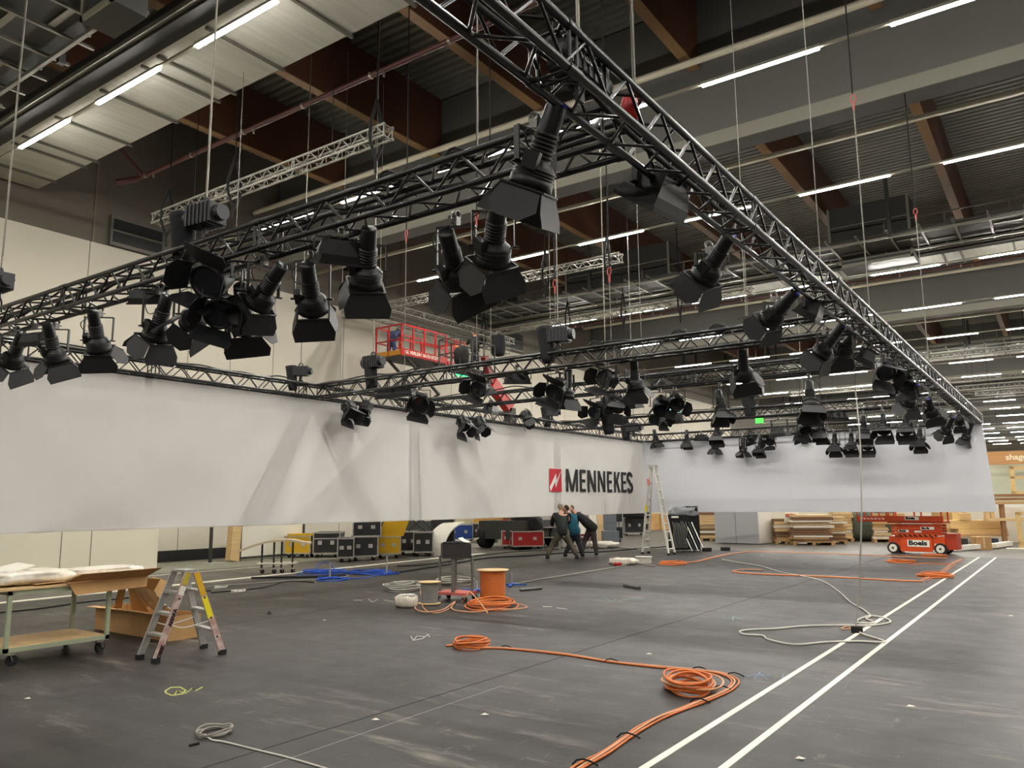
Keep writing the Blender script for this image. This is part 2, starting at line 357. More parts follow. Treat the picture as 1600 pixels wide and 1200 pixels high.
for r, yy in enumerate(rowY):
    if yy > 145: continue
    segs = []
    for k in range(-6, 14):
        x = -5.14 + 3.37 * k
        if x < WX + 0.2 or x + 2.3 > XR: continue
        v = visible((x, yy, ZL)) or visible((x + 2.2, yy, ZL))
        if yy < 3 and (k % 2): continue
        if yy >= 3 and not v and (x > 18 or x < -26): continue
        segs.append((x, v))
    vis = any(v for _, v in segs)
    if vis: seen_row += 1
    rl = MB().bb((WX, yy - 0.03, ZL + 0.03), (XR, yy + 0.03, ZL + 0.07))
    single('light_rail', rl, RAIL, 'thin grey carrier rail of the %s' % ('light row %s from the camera' % NUM[seen_row - 1] if vis else 'light row behind the camera at %d metres' % abs(yy)), 'rail', 'carrier rails of the light rows')
    n = 0
    for x, v in segs:
        if v: n += 1; lab = 'lit LED tube, %s from the left in the %s light row' % (NUM[n - 1], NUM[seen_row - 1])
        else: lab = 'lit LED tube out of the picture'
        if yy < 48:
            t = thing('ceiling_light', lab, 'light', (x, yy, ZL), 0, 'LED tubes of the hall ceiling')
            put('housing', hous, t); put('diffuser', tubem, t)
        else:
            tag(put('ceiling_light', far_me, None, loc=(x, yy, ZL)), lab, 'light', 'LED tubes of the hall ceiling')

# maintenance gangways with cable ladders and dark air handlers between the light rows
LADR = mat('tray_zinc', (116, 114, 104), 0.45, 0.35)
for q in range(0, 4):
    y0 = 4.3 + PER * q
    who = ('nearest', 'second', 'third', 'fourth')[q]
    g = thing('gangway', 'overhead steel gangway with cable ladders and railings, %s from the camera' % who, 'gangway', (0, y0, 9.95))
    f = MB()
    for yy in (0.0, 1.9): f.bb((WX, yy, 0), (XR, yy + 0.07, 0.07))
    x = WX + 0.5
    while x < XR: f.bb((x, -0.5, 0.07), (x + 0.06, 2.3, 0.12)); x += 0.92
    x = WX + 0.6; i = 0
    while x < XR:
        f.bb((x, 0.35 + 0.55 * (i % 3), 0.12), (x + 0.75, 0.47 + 0.55 * (i % 3), 0.14)); x += 0.92; i += 1
    f.cur = 1; x = WX + 1.5
    while x < XR: f.bb((x, -0.15, 0), (x + 0.12, -0.03, ZG - 9.95)); f.bb((x, 2.05, 0), (x + 0.12, 2.17, ZG - 9.95)); x += 5.5
    f.build('frame', [LADR, DARK], g)
    MB().bb((WX, 0.1, 0.16), (XR, 2.0, 0.22)).build('deck', mat('deck_dark', (52, 52, 48), 0.7, 0.1), g)
    ra = MB()
    for z in (0.7, 1.15): ra.bb((WX, 1.95, z), (XR, 1.99, z + 0.04))
    x = WX + 1
    while x < XR: ra.bb((x, 1.93, 0), (x + 0.06, 2.0, 1.2)); x += 1.84
    ra.build('railing', LADR, g)
AHU = mat('air_handler_grey', (66, 66, 64), 0.6, 0.1)
AHL = mat('duct_light_side', (150, 148, 132), 0.5, 0.2)
def handler(x0, x1, y0, z0, z1, d, who, pale=False):
    t = thing('air_handler', 'dark boxy air handling unit on the gangway, ' + who, 'air handler', (x0, y0, z0))
    MB().bb((0, 0, 0), (x1 - x0, d, z1 - z0)).build('casing', AHU, t)
    b = MB(); b.bb((0, -0.04, 0), (x1 - x0, 0, 0.1)); b.bb((0, -0.04, (z1 - z0) * .5), (x1 - x0, 0, (z1 - z0) * .5 + 0.03)); b.bb((0, -0.04, 0), (0.08, 0, z1 - z0)); b.bb((x1 - x0 - .08, -0.04, 0), (x1 - x0, 0, z1 - z0))
    b.build('frame', AHL, t)
def handler_at(a, b, y0, h, d, who):
    A_, B_ = at_y(a[0], a[1], y0), at_y(b[0], b[1], y0); handler(A_.x, B_.x, y0, (A_.z + B_.z) / 2, (A_.z + B_.z) / 2 + h, d, who)
handler_at((702, 512), (786, 497), 28.75, 1.35, 1.2, 'left one of the second gangway')
handler_at((884, 462), (1047, 433), 28.75, 1.5, 1.2, 'middle one of the second gangway')
handler_at((1296, 392), (1424, 368), 28.75, 1.5, 1.2, 'right one of the second gangway')
handler_at((1312, 420), (1428, 400), 28.75, .7, 1.2, 'low right one hanging under the second gangway')
handler_at((128, 34), (178, 3), 5.7, .9, .55, 'left one of the nearest gangway')
for q, (xa, xb) in enumerate(((-22, -8), (-20, 3), (-20, 10))):
    dd = MB().bb((xa, 29.4 - PER + PER * q + (-.9 if q == 0 else 0), 10.35), (xb, 29.75 - PER + PER * q + (-.9 if q == 0 else 0), 10.75))
    if q: single('square_duct', dd, AHL, 'long pale square duct beside the %s gangway' % ('nearest', 'second', 'third')[q], 'duct')

# ================================================================== TRUSSES
HW = 0.12
def truss_meshes(L, m, pitch=0.47, r=0.025, rb=0.0115):
    ch = MB().cyl((0, 0, 0), (L, 0, 0), r, 8)
    n = max(1, int(round(L / pitch))); p = L / n; br = MB()
    for i in range(n):
        x = i * p
        br.cyl((x, -HW, HW), (x + p / 2, HW, HW), rb, 5, caps=False); br.cyl((x + p / 2, HW, HW), (x + p, -HW, HW), rb, 5, caps=False)
    k = max(1, int(round(L / 3.0))); cp = ch
    for i in range(k + 1):
        x = L * i / k
        for s in (-0.035, 0.035):
            if 0 <= x + s <= L: br.cyl((x + s, -HW, HW), (x + s, HW, HW), rb, 5, caps=False)
        a, b = max(0, x - 0.06), min(L, x + 0.06)
        cp.cyl((a, 0, 0), (b, 0, 0), r * 1.22, 8)
    return ch.mesh('chord', m), br.mesh('bracing', m)
def truss(name, label, p0, p1, m, group=None, tilt=0.0):
    p0, p1 = Vector(p0), Vector(p1); d = p1 - p0; L = d.length
    t = thing(name, label, 'truss', p0, 0, group); t.rotation_euler = (tilt, 0, math.atan2(d.y, d.x)) if abs(d.z) < 1e-4 else d.to_track_quat('X', 'Z').to_euler()
    ch, br = truss_meshes(L, m)
    for sy, sz in ((-1, -1), (1, -1), (1, 1), (-1, 1)):
        put('chord', ch, t, loc=(0, sy * HW, sz * HW))
    for k in range(4): put('bracing', br, t, mtx=Matrix.Rotation(k * PI / 2, 4, 'X'))
    if name == 'silver_truss':
        for f_ in (.2, .8):
            q_ = p0.lerp(p1, f_); hz_ = MB().cyl((L * f_, 0, HW), (L * f_, 0, ZG - q_.z), .01, 5).build('hanger_rod', RUBBER, t)
    return t
TZ = 3.932; XRT, XLT = -2.02, -12.6; YA, YB, YC, YD, YF = 4.22, 10.87, 13.98, 20.5, 26.26
truss('lighting_truss', 'long black box truss on the right, running from overhead to the far corner', (XRT, -2.5, TZ), (XRT, YF + HW, TZ), BLACK)
truss('lighting_truss', 'long black box truss on the left carrying the white banner', (XLT, YA - HW, TZ), (XLT, YF + HW, TZ), BLACK)
for yy, who in ((YA, 'nearest'), (YB, 'second'), (YC, 'third'), (YD, 'fourth')):
    truss('lighting_truss', 'black cross truss hung with stage lights, %s from the camera' % who, (XLT + HW, yy, TZ), (XRT - HW, yy, TZ), BLACK)
truss('lighting_truss', 'farthest black cross truss, above the plain pale banner', (XLT + HW, YF, TZ), (XRT - HW, YF, TZ), BLACK)
pt = MB().box((XRT, YF + HW + 0.01, TZ), (0.30, 0.012, 0.30)); single('end_plate', pt, ALU, 'bright square plate closing the far end of the right truss', 'plate')
# silver trusses under the roof
def strut_ends(a, b, z): return at_z(a[0], a[1], z), at_z(b[0], b[1], z)
TSIL = mat('truss_silver', (158, 156, 148), 0.42, 0.55)
SIL = [((246, 344), (606, 204), 8.9, 'short silver truss under the brown beams at the left'),
       ((520, 497), (968, 401), 8.8, 'silver truss before the second gangway, hung with red rings'),
       ((700, 531), (1178, 455), 9.0, 'dull silver truss low before the second gangway'),
       ((1372, 572), (1640, 530), 8.6, 'silver truss with loose cables, upper right of the black frame'),
       ((1484, 598), (1640, 580), 8.2, 'bright silver truss at the right, just below the one with cables'),
       ((1495, 609), (1640, 594), 7.6, 'bright silver truss at the right, second below the one with cables'),
       ((1525, 617), (1640, 604), 7.2, 'bright silver truss at the right edge, above the lit rings'),
       ((1240, 618), (1412, 600), 8.6, 'far silver truss behind the fourth black truss, right piece'),
       ((1128, 642), (1180, 635), 8.0, 'far silver truss behind the black trusses, leftmost short piece'),
       ((1140, 652), (1345, 632), 7.6, 'far silver truss behind the black trusses, middle piece'),
       ((1194, 660), (1262, 654), 7.0, 'far silver truss piece beside the green sign'),
       ((1540, 672), (1640, 664), 6.6, 'far silver truss near the right picture edge, over the wooden fascia')]
for i, (a, b, z, lab) in enumerate(SIL):
    A, B = strut_ends(a, b, z)
    A.y = B.y = (A.y + B.y) / 2; t = truss('silver_truss', lab, A, B, TSIL, 'silver trusses under the roof')
A, B = at_z(560, 478, 8.6), at_z(775, 552, 8.6); A.x = B.x = (A.x + B.x) / 2
truss('silver_truss', 'silver truss running away from the camera above the red scissor lift', A, B, TSIL, 'silver trusses under the roof')
A2, B2 = A + Vector((0.6, 0.4, 0.3)), B + Vector((0.6, -0.5, 0.3))
truss('silver_truss', 'second silver truss beside the one above the red scissor lift', A2, B2, TSIL, 'silver trusses under the roof')
SLING = mat('black_sling', (16, 16, 16), 0.9)
def sling(px, py, z, lab):
    p = at_z(px, py, z); b = MB(p)
    top = p + Vector((0, 0, 0.75)); s = 0.17
    for sy in (-1, 1):
        b.tube([top, p + Vector((0, sy * s, s)), p + Vector((0, sy * s, -s)), p + Vector((0, 0, -0.55))], 0.035, 5)
    b.cyl(top, (p.x, p.y, ZG), 0.014, 5); b.cyl(p + Vector((0, 0, -0.5)), p + Vector((0, 0, -0.8)), 0.03, 6)
    single('sling', b, SLING, lab, 'sling', 'slings around the silver trusses', loc=p)
sling(262, 338, 8.9, 'black sling at the left end of the short silver truss')
sling(366, 291, 8.9, 'black sling in the middle of the short silver truss')
sling(588, 211, 8.9, 'black sling at the right end of the short silver truss')
sling(852, 426, 8.8, 'black sling on the silver truss with red rings, left one')
sling(949, 405, 8.8, 'black sling on the silver truss with red rings, right one')
sling(756, 521, 9.0, 'black sling on the dull silver truss, leftmost'); sling(887, 500, 9.0, 'black sling on the dull silver truss, second from the left')
sling(974, 487, 9.0, 'black sling on the dull silver truss, third from the left'); sling(1062, 471, 9.0, 'black sling on the dull silver truss, rightmost')

# ================================================================== STAGE LIGHTS
P_cap = MB().cyl((.0, .035, .352), (.0, .035, .375), .022, 10).mesh('rear_cap', mat('cap_blue', (40, 60, 170), .4)) if 1 else None
def flap(w0, w1, w2, h, th=0.004):
    """one barn-door leaf hinged along local X at the origin, hanging towards -Z"""
    return [(-w0, 0, 0), (w0, 0, 0), (w1, 0, -h * 0.62), (w2, 0, -h), (-w2, 0, -h), (-w1, 0, -h * 0.62)]
def door_mesh(w0, w1, w2, h, ang, r, k):
    b = MB(); pts = [Vector(p) for p in flap(w0, w1, w2, h)]
    mr = Matrix.Rotation(-ang, 3, 'X'); mz = Matrix.Rotation(k * PI / 2, 3, 'Z')
    q = [mz @ (mr @ p + Vector((0, -r, 0))) for p in pts]; n = (q[1] - q[0]).cross(q[2] - q[1]).normalized() * 0.004
    b.prism(q, n); return b
# profile lamp: ribbed tube, flared housing, four leaves
pf = [(0.0, .36), (.055, .36), (.062, .35), (.064, .2)]
for k in range(6): z = .195 - .024 * k; pf += [(.064, z), (.075, z - .004), (.075, z - .014), (.064, z - .018)]
pf += [(.07, .045), (.10, .02), (.118, .0)]
for k in range(3): z = -.004 - .018 * k; pf += [(.118, z), (.127, z - .004), (.127, z - .010), (.118, z - .014)]
pf += [(.128, -.06), (.131, -.12), (.112, -.12), (.10, -.06), (0, -.05)]
P_body = MB().lathe(pf, 20); P_body.box((.115, 0, .03), (.05, .09, .10)); P_body = P_body.mesh('lamp_body', LAMPBLACK)
P_lens = MB().lathe([(0.0, -.075), (.07, -.082), (.105, -.09)], 16).mesh('lens', GLASS)
P_frame = MB()
for s in (-1, 1): P_frame.bb((-.135, s * .135 - .008, -.128), (.135, s * .135 + .008, -.118)); P_frame.bb((s * .135 - .008, -.135, -.128), (s * .135 + .008, .135, -.118))
P_frame = P_frame.mesh('flap_frame', FLAPBLACK)
def pdoors(angs, wide=1.0):
    out = []
    for k, a in enumerate(angs):
        b = (door_mesh(.13, .185 * wide, .17 * wide, .20, a, .13, k) if k % 2 == 0 else door_mesh(.12, .15, .07, .2, a, .13, k))
        for i in range(len(b.v)): b.v[i] = b.v[i] + Vector((0, 0, -.125))
        out.append(b.mesh('barn_door', FLAPBLACK))
    return out
P_D = [pdoors((.40, .38, .42, .34)), pdoors((.15, .8, .6, .55)), pdoors((.7, .35, .3, .8), 1.1)]
# fresnel: short round barrel, big leaves, open fork
ff = [(0, .16), (.06, .155), (.10, .12), (.115, .06), (.115, -.02), (.125, -.03), (.125, -.10), (.105, -.10), (.10, -.06), (0, -.05)]
T_body = MB().lathe(ff, 20); T_body.box((0, 0, .10), (.09, .24, .05)); T_body.box((0, -.115, 0.02), (.16, .03, .13)); T_body = T_body.mesh('lamp_body', LAMPBLACK)
T_lens = MB().lathe([(0, -.07), (.05, -.074), (.1, -.085)], 16).mesh('lens', GLASS)
def tdoors(angs):
    out = []
    for k, a in enumerate(angs):
        b = door_mesh(.11, .16, .15, .2, a, .125, k) if k % 2 == 0 else door_mesh(.10, .12, .06, .18, a, .125, k)
        for i in range(len(b.v)): b.v[i] = b.v[i] + Vector((0, 0, -.10))
        out.append(b.mesh('barn_door', FLAPBLACK))
    return out
T_D = [tdoors((.35, .45, .35, .45)), tdoors((.9, .5, .1, .6)), tdoors((.1, .9, .8, .4))]
# flood: flat wide box with a glass front
fb = MB(); X, Y = .21, .12
q0 = [(-.16, -.08, .1), (.16, -.08, .1), (.16, .08, .1), (-.16, .08, .1)]; q1 = [(-X, -Y, -.02), (X, -Y, -.02), (X, Y, -.02), (-X, Y, -.02)]; q2 = [(a * 1.03, b_ * 1.06, -.09) for a, b_, _ in q1]
fb.add(q0 + q1 + q2, [(3, 2, 1, 0)] + [(i, (i + 1) % 4, 4 + (i + 1) % 4, 4 + i) for i in range(4)] + [(4 + i, 4 + (i + 1) % 4, 8 + (i + 1) % 4, 8 + i) for i in range(4)])
for k in range(5): fb.bb((-.15 + .07 * k, -.07, .1), (-.14 + .07 * k, .07, .13))
F_body = fb.mesh('lamp_body', LAMPBLACK)
F_glass = MB().bb((-X + .02, -Y + .01, -.07), (X - .02, Y - .01, -.06)).mesh('glass', mat('flood_glass', (120, 120, 114), 0.15, 0.3, var=0.3, scale=30))
F_rim = MB(); F_rim.bb((-X - .02, -Y - .02, -.1), (X + .02, -Y, -.075)); F_rim.bb((-X - .02, Y, -.1), (X + .02, Y + .02, -.075)); F_rim.bb((-X - .02, -Y, -.1), (-X, Y, -.075)); F_rim.bb((X, -Y, -.1), (X + .02, Y, -.075))
F_rim = F_rim.mesh('front_rim', FLAPBLACK)
def yoke_mesh(w):
    b = MB()
    for s in (-1, 1): b.bb((s * w - .005, -.02, -.02), (s * w + .005, .02, 1.0)); b.cyl((s * (w - .02), 0, 0), (s * (w + .03), 0, 0), .025, 8)
    b.bb((-w, -.02, .97), (w, .02, 1.0)); return b.mesh('yoke', LAMPBLACK)
Y_P, Y_F = yoke_mesh(.15), yoke_mesh(.235)
cl = MB(); cl.box((0, 0, .035), (.05, .05, .07)); cl.lathe([(.028, -.022), (.037, -.022), (.037, .022), (.028, .022), (.028, -.022)], 10, Matrix.Rotation(PI / 2, 3, 'Y'), (0, 0, .09)); cl.cyl((0, -.07, .05), (0, .06, .05), .008, 6); cl.box((0, -.075, .05), (.03, .012, .03))
CLAMP = cl.mesh('clamp', mat('clamp_metal', (120, 118, 114), .35, .6))
cbm = MB().tube(smooth_path([(.02, .02, .30), (.12, .06, .22), (.16, .08, .42), (.05, .04, .62), (.0, .0, .7)]), .006, 4).mesh('power_cable', RUBBER)
n_light = {}
def stage_light(kind, back, mouth, plane, sgn, label, variant=0, roll=0.0, size=1.0, group=None, L=None, zc=3.785):
    ax, val = plane
    L = L or {'P': .60, 'T': .44, 'F': .30}[kind]; L *= size
    B = at_x(*back, val) if ax == 'X' else at_y(*back, val)
    dr = ray(*mouth).normalized(); ob = O - B; bq = ob.dot(dr); cq = ob.length_squared - L * L; disc = bq * bq - cq
    if disc > 0 and kind != 'F': t = -bq + sgn * math.sqrt(disc)
    else: t = -bq
    Mp = O + dr * t; d = (Mp - B).normalized()                        # aim
    off = {'P': .36, 'T': .16, 'F': .06}[kind] * size
    P = B + d * off
    yaw = math.atan2(d.y, d.x) + PI / 2 if math.hypot(d.x, d.y) > 0.03 else roll
    t_ = thing({'P': 'profile_spotlight', 'T': 'fresnel_spotlight', 'F': 'floodlight'}[kind], label, {'P': 'stage light', 'T': 'stage light', 'F': 'floodlight'}[kind], P, yaw, group)
    # local frame: x sideways, aim along -z of the head
    dl = Matrix.Rotation(-yaw, 3, 'Z') @ d
    z = -dl; x = Vector((1, 0, 0)); y = z.cross(x).normalized(); x = y.cross(z).normalized()
    hm = basis(x * size, y * size, z * size, (0, 0, 0)) @ Matrix.Rotation(roll, 4, 'Z')
    if kind == 'F':
        h = put('lamp_body', F_body, t_, mtx=hm); put('glass', F_glass, h); put('front_rim', F_rim, h)
    else:
        h = put('lamp_body', P_body if kind == 'P' else T_body, t_, mtx=hm); put('lens', P_lens if kind == 'P' else T_lens, h)
        if kind == 'P': put('flap_frame', P_frame, h)
        if kind == 'P' and ax == 'X': put('rear_cap', P_cap, h)
        for m_ in (P_D if kind == 'P' else T_D)[variant]: put('barn_door', m_, h)
    yh = max(0.12, zc - .07 - P.z)
    yk = put('yoke', Y_F if kind == 'F' else Y_P, t_); yk.scale = (size, 1, yh)
    c = put('clamp', CLAMP, t_, loc=(0, 0, yh)); c.rotation_euler.z = -yaw + (0 if ax == 'Y' else PI / 2)
    pc = put('power_cable', cbm, t_, loc=(0, 0, 0)); pc.scale = (1, 1, yh / .62)
    return t_
pA, pB, pC, pD, pF = ('Y', YA), ('Y', YB + .1), ('Y', YC + .1), ('Y', YD + .1), ('Y', YF - .15)
pR, pL = ('X', XRT - .14), ('X', XLT + .16)
GR = {'A': 'stage lights on the nearest cross truss', 'B': 'stage lights on the second cross truss', 'C': 'stage lights on the third cross truss', 'D': 'stage lights on the fourth cross truss',
      'F': 'stage lights on the farthest cross truss', 'R': 'stage lights on the long right truss', 'L': 'stage lights on the long left truss'}
WHO = {'A': 'nearest cross truss', 'B': 'second cross truss', 'C': 'third cross truss', 'D': 'fourth cross truss', 'F': 'farthest cross truss', 'R': 'long right truss', 'L': 'long left truss'}
PL = {'A': pA, 'B': pB, 'C': pC, 'D': pD, 'F': pF, 'R': pR, 'L': pL}
KN = {'P': 'black ribbed spotlight with barn doors', 'T': 'short round spotlight with barn doors', 'F': 'flat black box floodlight'}
# truss, kind, rear end px, mouth px, depth sign, variant, roll, size
LIGHTS = [
 ('R', 'P', (870, 165), (815, 330), -1, 0, 0.5, 1.0), ('R', 'F', (1036, 288), (1012, 336), -1, 0, 0.15, 1.25), ('R', 'P', (1142, 366), (1088, 452), -1, 0, 0.4, 1.0),
 ('R', 'P', (1243, 456), (1190, 512), -1, 0, 0.3, 1.0), ('R', 'F', (1272, 478), (1262, 494), -1, 0, 0.2, 1.0), ('R', 'P', (1316, 508), (1272, 566), -1, 0, 0.3, 1.0),
 ('R', 'P', (1334, 520), (1312, 556), -1, 1, 0.0, .9), ('R', 'F', (1357, 553), (1348, 568), -1, 0, 0.3, 1.0), ('R', 'T', (1378, 568), (1390, 594), -1, 0, 0.3, 1.1),
 ('R', 'T', (1418, 590), (1412, 614), -1, 1, 0.0, 1.1), ('R', 'P', (1432, 600), (1415, 640), -1, 1, 0.3, 1.0), ('R', 'P', (1450, 622), (1458, 652), -1, 2, 0.3, 1.0),
 ('R', 'P', (1489, 652), (1474, 682), -1, 0, 0.2, 1.0), ('R', 'T', (1498, 650), (1500, 668), 1, 0, 0.0, 1.0), ('R', 'P', (1518, 663), (1506, 692), -1, 1, 0.3, 1.0),
 ('F', 'P', (1022, 671), (1027, 700), -1, 0, 0, 1), ('F', 'P', (1073, 672), (1073, 698), -1, 0, 0, 1), ('F', 'F', (1096, 682), (1096, 694), -1, 0, 0, 1), ('F', 'P', (1118, 680), (1117, 712), -1, 0, 0, 1),
 ('F', 'P', (1161, 684), (1161, 712), -1, 1, 0, 1), ('F', 'T', (1174, 676), (1176, 690), 1, 0, 0, 1.3), ('F', 'P', (1189, 684), (1186, 709), -1, 0, 0, 1), ('F', 'T', (1206, 684), (1200, 696), -1, 1, 0, 1.2),
 ('F', 'T', (1250, 672), (1250, 686), 1, 0, 0, 1.2), ('F', 'P', (1304, 678), (1304, 706), -1, 1, 0, 1.1), ('F', 'P', (1330, 678), (1330, 705), -1, 0, 0, 1.1), ('F', 'P', (1355, 680), (1356, 704), -1, 0, 0, 1.1),
 ('F', 'P', (1437, 670), (1436, 699), -1, 1, 0, 1.1),
 ('D', 'P', (1121, 660), (1120, 690), -1, 0, 0, 1), ('D', 'F', (1218, 672), (1220, 688), -1, 0, 0.1, 1.1), ('D', 'T', (1254, 660), (1262, 682), -1, 1, 0.2, 1.2), ('D', 'P', (1284, 652), (1283, 686), -1, 0, 0, 1),
 ('D', 'F', (1307, 646), (1307, 656), -1, 0, 0, 1.2), ('D', 'P', (1349, 650), (1351, 686), -1, 0, 0, 1), ('D', 'P', (1380, 648), (1381, 682), -1, 2, 0, 1.1), ('D', 'P', (1415, 648), (1416, 681), -1, 0, 0, 1.1),
 ('D', 'T', (1032, 652), (1040, 664), -1, 0, 0, 1),
 ('C', 'P', (1122, 610), (1130, 655), -1, 0, 0, 1), ('C', 'P', (1264, 596), (1268, 648), -1, 0, 0.2, 1.1), ('C', 'T', (1052, 622), (1062, 640), -1, 0, 0.3, 1.2), ('C', 'T', (1030, 624), (1036, 654), -1, 1, 0.4, 1.3),
 ('C', 'F', (982, 626), (984, 640), -1, 0, 0.15, 1.1), ('C', 'F', (957, 620), (957, 631), -1, 0, 0.1, 1.0), ('C', 'T', (942, 638), (918, 652), -1, 1, 0.4, 1.2), ('C', 'T', (968, 626), (962, 646), -1, 2, 0.2, 1.1),
 ('C', 'F', (768, 636), (766, 645), -1, 0, 0.1, 1.0),
 ('B', 'P', (990, 562), (994, 618), -1, 2, 0, 1.0), ('B', 'P', (1160, 548), (1163, 600), -1, 2, 0.2, 1.05), ('B', 'T', (962, 592), (928, 593), -1, 0, 0.4, 1.15), ('B', 'P', (889, 577), (884, 634), -1, 0, 0, 1.0),
 ('B', 'T', (880, 602), (855, 622), -1, 1, 0.5, 1.25), ('B', 'F', (808, 586), (808, 600), -1, 0, 0.1, 1.0), ('B', 'T', (760, 600), (736, 614), -1, 1, 0.4, 1.2), ('B', 'F', (748, 606), (752, 620), -1, 0, 0.3, 1.1),
 ('B', 'F', (606, 610), (607, 622), -1, 0, 0.1, 1.0), ('B', 'F', (633, 608), (634, 620), -1, 0, 0.1, .9), ('B', 'T', (655, 624), (657, 640), -1, 0, 0.2, 1.3),
 ('L', 'T', (541, 632), (553, 656), -1, 0, 0.3, 1.15), ('L', 'T', (577, 630), (562, 656), -1, 1, 0.3, 1.15), ('L', 'T', (719, 654), (732, 678), -1, 0, 0.3, 1.25), ('L', 'T', (744, 652), (758, 680), -1, 0, 0.2, 1.25),
 ('L', 'T', (817, 642), (832, 668), -1, 0, 0.2, 1.25),
 ('A', 'P', (34, 522), (14, 580), -1, 1, 0.6, 1.0), ('A', 'F', (52, 526), (54, 538), -1, 0, 0.1, .7), ('A', 'P', (74, 506), (92, 578), -1, 1, 0.7, 1.0), ('A', 'P', (145, 486), (158, 562), -1, 2, 0.1, 1.0),
 ('A', 'F', (232, 456), (233, 474), -1, 0, 0.1, .8), ('A', 'P', (262, 462), (236, 546), -1, 0, 0.3, 1.0), ('A', 'T', (352, 428), (298, 450), -1, 1, 0.5, 1.25), ('A', 'P', (318, 452), (296, 520), -1, 2, 0.8, 1.0),
 ('A', 'T', (352, 478), (334, 502), -1, 0, 0.3, 1.1), ('A', 'P', (376, 446), (384, 528), -1, 2, 0.2, 1.05), ('A', 'P', (441, 414), (392, 490), -1, 0, 0.2, 1.0), ('A', 'P', (480, 412), (492, 502), -1, 0, 0.1, 1.0),
 ('A', 'F', (538, 384), (536, 408), -1, 0, 0.1, 1.0), ('A', 'P', (577, 356), (570, 466), -1, 0, 0.1, 1.05), ('A', 'P', (697, 362), (722, 458), -1, 1, 0.6, 1.0), ('A', 'P', (780, 310), (766, 432), -1, 0, 0.5, 1.05),
]
cnt = {}
LIGHTS.sort(key=lambda r: ('RABCDFL'.index(r[0]), r[2][0]))
tot = {}
for r in LIGHTS: tot[(r[0], r[1])] = tot.get((r[0], r[1]), 0) + 1
for tr, kd, bk, mo, sg, va, ro, sz in LIGHTS:
    cnt[(tr, kd)] = n = cnt.get((tr, kd), 0) + 1; N = tot[(tr, kd)]
    pos = 'the only one' if N == 1 else (('nearest the camera' if n == 1 else NUM[n - 1] + ' from the near end') if tr in 'R' else ('leftmost' if n == 1 else 'rightmost' if n == N else NUM[n - 1] + ' from the left'))
    stage_light(kd, bk, mo, PL[tr], 1 if ((tr in 'ARB' and kd == 'P') or kd == 'F') else sg, '%s on the %s, %s' % (KN[kd], WHO[tr], pos), va, ro, sz, GR[tr])

# chain hoists with their chain bags
HG = mat('hoist_grey', (52, 53, 56), 0.45, 0.2)
BAG = mat('bag_cloth', (30, 30, 33), 0.9, bump=0.3, scale=12)
CHAINM = mat('chain_zinc', (132, 128, 116), 0.4, 0.6)
mm = MB(); mm.box((0, 0, 0), (.36, .2, .2)); mm.cyl((-.24, 0, 0), (-.18, 0, 0), .09, 10); mm.cyl((.18, 0, 0), (.25, 0, 0), .08, 10)
for k in range(6): mm.box((-.14 + .055 * k, 0, 0), (.012, .225, .225))
mm.box((0, 0, -.17), (.06, .03, .16)); mm.lathe([(.035, -.01), (.055, -.01), (.055, .01), (.035, .01)], 10, Matrix.Rotation(PI / 2, 3, 'X'), (0, 0, .14))
HO_M = mm.mesh('motor', HG)
HO_B = MB().lathe([(.0, -.5), (.09, -.5), (.105, -.42), (.12, .0), (.13, .05), (.11, .05)], 14).mesh('chain_bag', BAG)
def hoist(px, py, plane, lab, bag=(-.2, 0, -.02), yaw=0.0, size=1.0, ztop=ZG, tilt=0.0):
    P = at_y(px, py, plane[1]) if plane[0] == 'Y' else at_x(px, py, plane[1])
    t = thing('chain_hoist', lab, 'chain hoist', P, yaw, 'chain hoists lifting the black trusses')
    mo = put('motor', HO_M, t); mo.scale = (size,) * 3; mo.rotation_euler = (0, tilt, 0)
    bg = put('chain_bag', HO_B, t, loc=Vector(bag)); bg.scale = (size,) * 3; bg.rotation_euler = (0, -.12, 0)
    n = max(2, int((ztop - P.z) / .5)); MB().cyl((0, 0, .14), (0, 0, ztop - P.z), .011, 5).build('chain', CHAINM, t)
    ls = MB(); ls.tube([(0, 0, -.16), (.1, .0, -.28), (.12, .0, -.42)], .012, 5); ls.tube([(0, 0, -.16), (-.1, .0, -.28), (-.1, .0, -.42)], .012, 5)
    ls.build('lifting_strap', SLING, t)
hoist(321, 338, ('Y', YA + .05), 'chain hoist with hanging chain bag on the nearest cross truss', (-.33, 0, .02), 0.1, 1.0)
hoist(0, 441, ('Y', YA + .05), 'chain hoist cut by the left picture edge', (-.3, 0, 0), 0.0, 1.0)
hoist(872, 524, ('Y', YB), 'chain hoist with tall bag in the middle of the second cross truss', (-.24, 0, .1), 0.2, 1.1)
hoist(583, 566, ('Y', YB), 'chain hoist standing over the left end of the second cross truss', (-.08, 0, .0), 0.0, 1.1)
hoist(470, 580, ('X', XLT), 'chain hoist on the long left truss, left one', (-.2, 0, .06), 0.6, .9)
hoist(862, 644, ('X', XLT), 'chain hoist on the long left truss, right one', (-.2, 0, .1), 0.5, 1.1)
hoist(990, 668, ('Y', YD), 'chain hoist on the left part of the fourth cross truss', (-.3, 0, .2), 0.0, 1.1)
hoist(1172, 612, ('Y', YD), 'chain hoist with upright bag on the fourth cross truss', (-.1, 0, .0), 0.0, 1.4)
hoist(948, 636, ('Y', YC), 'chain hoist behind the boxes on the third cross truss', (-.02, 0, .0), 0.0, 1.1)
hoist(1258, 672, ('Y', YF), 'chain hoist on the farthest cross truss', (-.1, 0, .1), 0.0, 1.1)
P = Vector((XRT, 3.55, 4.0)); t = thing('chain_hoist', 'chain hoist inside the right truss overhead, lettered in white', 'chain hoist', P, PI / 2, 'chain hoists lifting the black trusses')
